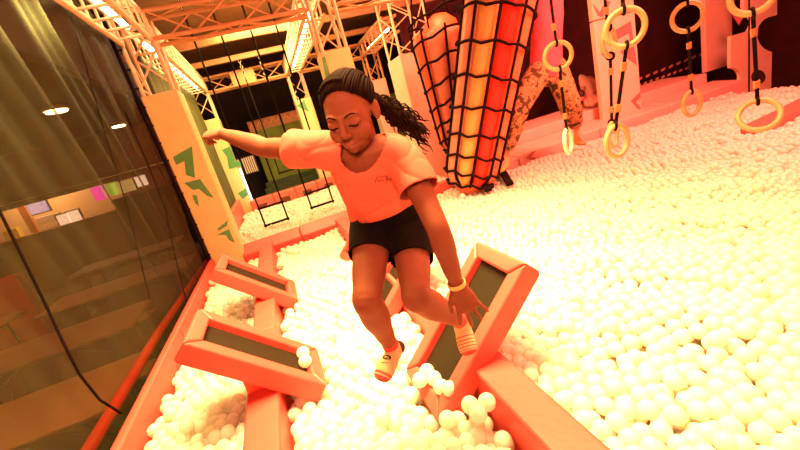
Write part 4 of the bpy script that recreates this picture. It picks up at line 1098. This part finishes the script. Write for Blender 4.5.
board('till_hood', 42, 221, .55, .20, MT['white'], 'white rounded hood over the counter till', 'hood', y=12.2, th=.4)
board('support_post', 29, 222, .16, 1.1, MT['trim_orange'], 'orange post standing at the serving counter', 'post', y=12.05, th=.08)
for i, (px, py, z) in enumerate(((55, 108, 2.6), (40, 158, 2.6), (118, 124, 2.6), (148, 129, 2.6))):
    p = at(px, py, z=z)
    e = empty('ceiling_lamp', (p.x, p.y, 2.56), ['largest round ceiling lamp, glinting high through the net', 'lowest ceiling lamp left, glinting above the dark fascia', 'ceiling lamp left of the pair near the net\'s edge', 'ceiling lamp nearest the net\'s right edge'][i], 'ceiling lamp', 'lobby ceiling lamps')
    MB().tube([(p.x, p.y, 2.56), (p.x, p.y, 2.62)], .17, 16, round_cap=False).build('housing', MT['white'], e, smooth='auto')
    MB().tube([(p.x, p.y, 2.535), (p.x, p.y, 2.545)], .14, 16, round_cap=False).build('lens', MT['dlight'], e, smooth='auto')
tag(MB().box((at(-2, 280, y=7.5).x - .5, 7.5, PF), (at(18, 280, y=7.5).x, 7.7, .35)).build('red_partition', MT['redrail'], bevel=.01), 'blurred red low partition at the left edge of the lobby', 'partition')

# ------------------------------------------------------------------ the balls
BR = .0348
def in_obb(P, grow):
    m = np.zeros(len(P), bool)
    for c, ax, h in OBB:
        d = P - np.array(c); ok = np.ones(len(P), bool)
        for a, hh in zip(ax, h): ok &= np.abs(d @ np.array(a)) < hh + grow
        m |= ok
    return m
def lattice(x0, x1, y0, y1, z, zj):
    s = BR * 2 * 1.0; dy = s * .866; pts = []
    ny = int((y1 - y0) / dy)
    for j in range(ny):
        xs = np.arange(x0 + (s / 2 if j % 2 else 0), x1, s); p = np.zeros((len(xs), 3)); p[:, 0] = xs; p[:, 1] = y0 + j * dy; pts.append(p)
    P = np.concatenate(pts)
    w = 1.3
    P[:, 0] += .035 * np.sin(P[:, 1] * 2.1 * w + 1.3 * np.sin(P[:, 0] * 1.9)) + .02 * np.sin(P[:, 1] * 7 + P[:, 0] * 5)
    P[:, 1] += .035 * np.sin(P[:, 0] * 1.7 * w + 1.1 * np.sin(P[:, 1] * 2.3)) + .02 * np.sin(P[:, 0] * 6 - P[:, 1] * 4)
    P[:, :2] += RNG.normal(0, .0095, (len(P), 2))
    P[:, 2] = z - BR + RNG.uniform(-zj, zj, len(P)) + .022 * np.sin(P[:, 0] * 3.1 + .7) * np.sin(P[:, 1] * 2.7) + .012 * np.sin(P[:, 0] * 8.1 + P[:, 1] * 7.3)
    return P
def region(x0, x1, y0, y1):
    A = lattice(x0, x1, y0, y1, .010, .009); B = lattice(x0 + .036, x1, y0 + .021, y1, -.024, .006); Cc = lattice(x0, x1, y0 + .04, y1, -.095, .008)
    # a scattering of loose balls lying on top
    k = RNG.random(len(A)) < .02; D = A[k] + np.array([.03, .02, .05])
    return A, np.concatenate([B, Cc]), D
A1, B1_, D1 = region(-1.02, 7.6, -.2, 4.83); A2, B2_, D2 = region(-.93, 2.6, 5.33, 8.72); A3, B3_, D3 = region(.78, 3.4, 5.4, 7.2)
TOP = np.concatenate([A1, D1, A2, D2]); LOW = np.concatenate([B1_, B2_])
def clean(P, g): return P[~in_obb(P, BR * g)]
TOP = clean(TOP, .75); LOW = clean(LOW, .75)
# balls heaped by hand against boards and beams
HEAP = [at(*p, z=z) for p, z in (((426, 372), .05), ((433, 378), .05), ((441, 386), .04), ((452, 388), .03), ((420, 380), .04), ((470, 405), .06), ((487, 402), .07), ((500, 404), .07), ((514, 406), .06), ((478, 414), .06), ((520, 422), .05), ((535, 434), .04), ((250, 393), .07), ((303, 393), .05), ((315, 386), .05), ((320, 380), .04))]
HEAP = np.array([tuple(p) for p in HEAP])
HEAP = clean(HEAP, .8)
def on_board(bd, px, py):
    P_, L_, W_ = bd; o = P_(0, 0, BR - .042); n = (P_(0, 0, 1) - P_(0, 0, 0)).normalized(); d = ray(px, py)
    return CAMP + d * ((o - CAMP).dot(n) / d.dot(n))
HEAP = np.concatenate([np.array([tuple(on_board(RPAD, *p)) for p in ((427, 371), (434, 378.5), (441, 387), (450, 389))]), HEAP])
TOP = np.concatenate([HEAP, TOP])
bpy.context.view_layer.update()
Mi = np.array(M3).T
q = (TOP - np.array(CAMP)) @ Mi.T; dep = -q[:, 2]; dep = np.maximum(dep, 1e-3)
px = 400 + q[:, 0] / dep * F; py = 225 - q[:, 1] / dep * F
infr = (px > 6) & (px < 794) & (py > 6) & (py < 444) & (q[:, 2] < -.2)
order = np.argsort(np.where(infr, dep, 1e9)); chosen = []
dg = bpy.context.evaluated_depsgraph_get(); dg.update()
for i in order:
    if len(chosen) >= 300 or not infr[i]: break
    p = V(TOP[i]); d = p + V((0, 0, BR * .6)) - CAMP; L = d.length
    hit = SC.ray_cast(dg, CAMP, d.normalized(), distance=L - BR)
    if not hit[0]: chosen.append(i)
def ico(sub):
    bm = bmesh.new(); bmesh.ops.create_icosphere(bm, subdivisions=sub, radius=BR)
    v = np.array([tuple(x.co) for x in bm.verts]); f = np.array([[x.index for x in fc.verts] for fc in bm.faces]); bm.free(); return v, f
v3, f3 = ico(3)
bme = bpy.data.meshes.new('ball'); bme.from_pydata(v3.tolist(), [], f3.tolist()); bme.polygons.foreach_set('use_smooth', [True] * len(f3)); bme.materials.append(MT['ball'])
ball0 = None
def ball(p, label, group):
    global ball0
    if ball0 is None: o = bpy.data.objects.new('play_ball', bme); ball0 = o
    else: o = ball0.copy()
    COL.objects.link(o); o.location = p; o['label'] = label; o['category'] = 'ball'; o['group'] = group; return o
for i in chosen: ball(TOP[i], 'milky white plastic play ball among the nearest balls filling the pit', 'nearest pit balls')
P_, Ln_, W_ = LPAD
for (u, w, lab) in ((Ln_ - 0, 0, ''),) if False else (((.105), .27, 'upper of the two milky balls lying on the near left rebound board'), ((.10), .185, 'lower of the two milky balls lying on the near left rebound board')):
    ball(P_(u, w, -.042 + BR), lab, 'balls lying on the rebound board')
rest = np.ones(len(TOP), bool); rest[chosen] = False
def mass(name, P, sub, label):
    v, f = ico(sub); n = len(P); vs = (P[:, None, :] + v[None]).reshape(-1, 3).astype(np.float32); fs = (np.arange(n)[:, None, None] * len(v) + f[None]).reshape(-1, 3).astype(np.int32)
    me = bpy.data.meshes.new(name); me.vertices.add(len(vs)); me.vertices.foreach_set('co', vs.reshape(-1)); me.loops.add(fs.size); me.loops.foreach_set('vertex_index', fs.reshape(-1))
    me.polygons.add(len(fs)); me.polygons.foreach_set('loop_start', np.arange(0, fs.size, 3, dtype=np.int32)); me.polygons.foreach_set('use_smooth', np.ones(len(fs), bool)); me.update(); me.validate()
    me.materials.append(MT['ball']); o = bpy.data.objects.new(name, me); COL.objects.link(o); tag(o, label, 'balls', kind='stuff'); return o
R_ = np.concatenate([TOP[rest], LOW])
dist = np.linalg.norm(R_ - np.array(CAMP), axis=1)
# one object: fine spheres near, coarser ones far
def mass2(name, label):
    V_ = []; F_ = []; b = 0
    for sel, sub in ((dist < 2.6, 3), (dist >= 2.6, 2)):
        P = R_[sel]; v, f = ico(sub); n = len(P)
        V_.append((P[:, None, :] + v[None]).reshape(-1, 3)); F_.append((np.arange(n)[:, None, None] * len(v) + f[None]).reshape(-1, 3) + b); b += n * len(v)
    vs = np.concatenate(V_).astype(np.float32); fs = np.concatenate(F_).astype(np.int32)
    me = bpy.data.meshes.new(name); me.vertices.add(len(vs)); me.vertices.foreach_set('co', vs.reshape(-1)); me.loops.add(fs.size); me.loops.foreach_set('vertex_index', fs.reshape(-1))
    me.polygons.add(len(fs)); me.polygons.foreach_set('loop_start', np.arange(0, fs.size, 3, dtype=np.int32)); me.polygons.foreach_set('use_smooth', np.ones(len(fs), bool)); me.update()
    me.materials.append(MT['ball']); o = bpy.data.objects.new(name, me); COL.objects.link(o); tag(o, label, 'balls', kind='stuff')
mass2('play_balls', 'countless milky white plastic balls filling both pits to the brim')

# ------------------------------------------------------------------ light
w = bpy.data.worlds.new('hall_air'); SC.world = w; w.use_nodes = True
w.node_tree.nodes['Background'].inputs[0].default_value = (1, .42, .22, 1); w.node_tree.nodes['Background'].inputs[1].default_value = .10
def area(name, loc, target, size, col, energy, spread=180):
    l = bpy.data.lights.new(name, 'AREA'); l.size = size; l.color = col; l.energy = energy; l.spread = math.radians(spread)
    o = bpy.data.objects.new(name, l); COL.objects.link(o); o.location = loc
    o.rotation_euler = (V(target) - V(loc)).to_track_quat('-Z', 'Y').to_euler(); return o
area('lamp_warm_overhead', (.5, 2.1, 3.2), (.5, 2.0, 0), 1.8, (1, .61, .22), 300, 96)
area('lamp_yellow_net_side', (-.85, 2.3, 2.55), (-.7, 2.2, 0), .4, (1, .64, .15), 24)
area('fill_net_top', (-.93, 3.6, 2.5), (-1.15, 3.0, 1.9), .25, (1, .74, .17), 7, 150)  # added light grazing the top of the net so its folds show
area('lamp_red_right', (4.8, 1.9, 3.2), (5.0, 4.4, .2), 1.4, (1, .17, .105), 660)
area('lamp_near_right', (1.9, .9, 3.2), (1.9, .9, 0), 1.2, (1, .62, .30), 30, 110)
area('lamp_red_girl_side', (2.4, .2, 2.9), (.4, 1.3, .8), .8, (1, .14, .07), 80)
area('fill_red_columns', (2.3, 4.6, 3.5), (3.2, 7.0, 1.6), .7, (1, .30, .14), 130)  # added red fill to brighten the broad pink column and the smaller bag
area('fill_on_face', (-.4, -.9, 2.3), (.26, 1.15, 1.2), .8, (1, .36, .17), 14, 60)  # added soft fill from the camera side to lift the girl's face
area('lamp_rear_pit', (.6, 7.4, 3.3), (.5, 7.4, 0), 1.4, (1, .68, .26), 300)
area('lamp_lobby', (-4.5, 5.5, 2.55), (-4.5, 5.5, 0), 2.0, (1, .30, .09), 80)
area('lamp_counter', (-6.0, 12.2, 2.4), (-6.0, 12.6, .8), 1.2, (1, .72, .42), 160)
SC.cycles.max_bounces = 12; SC.cycles.transparent_max_bounces = 16; SC.cycles.diffuse_bounces = 7; SC.cycles.transmission_bounces = 8
SC.view_settings.view_transform = 'Standard'; SC.view_settings.look = 'None'; SC.view_settings.exposure = .1; SC.view_settings.gamma = 1
SC.view_settings.use_curve_mapping = False
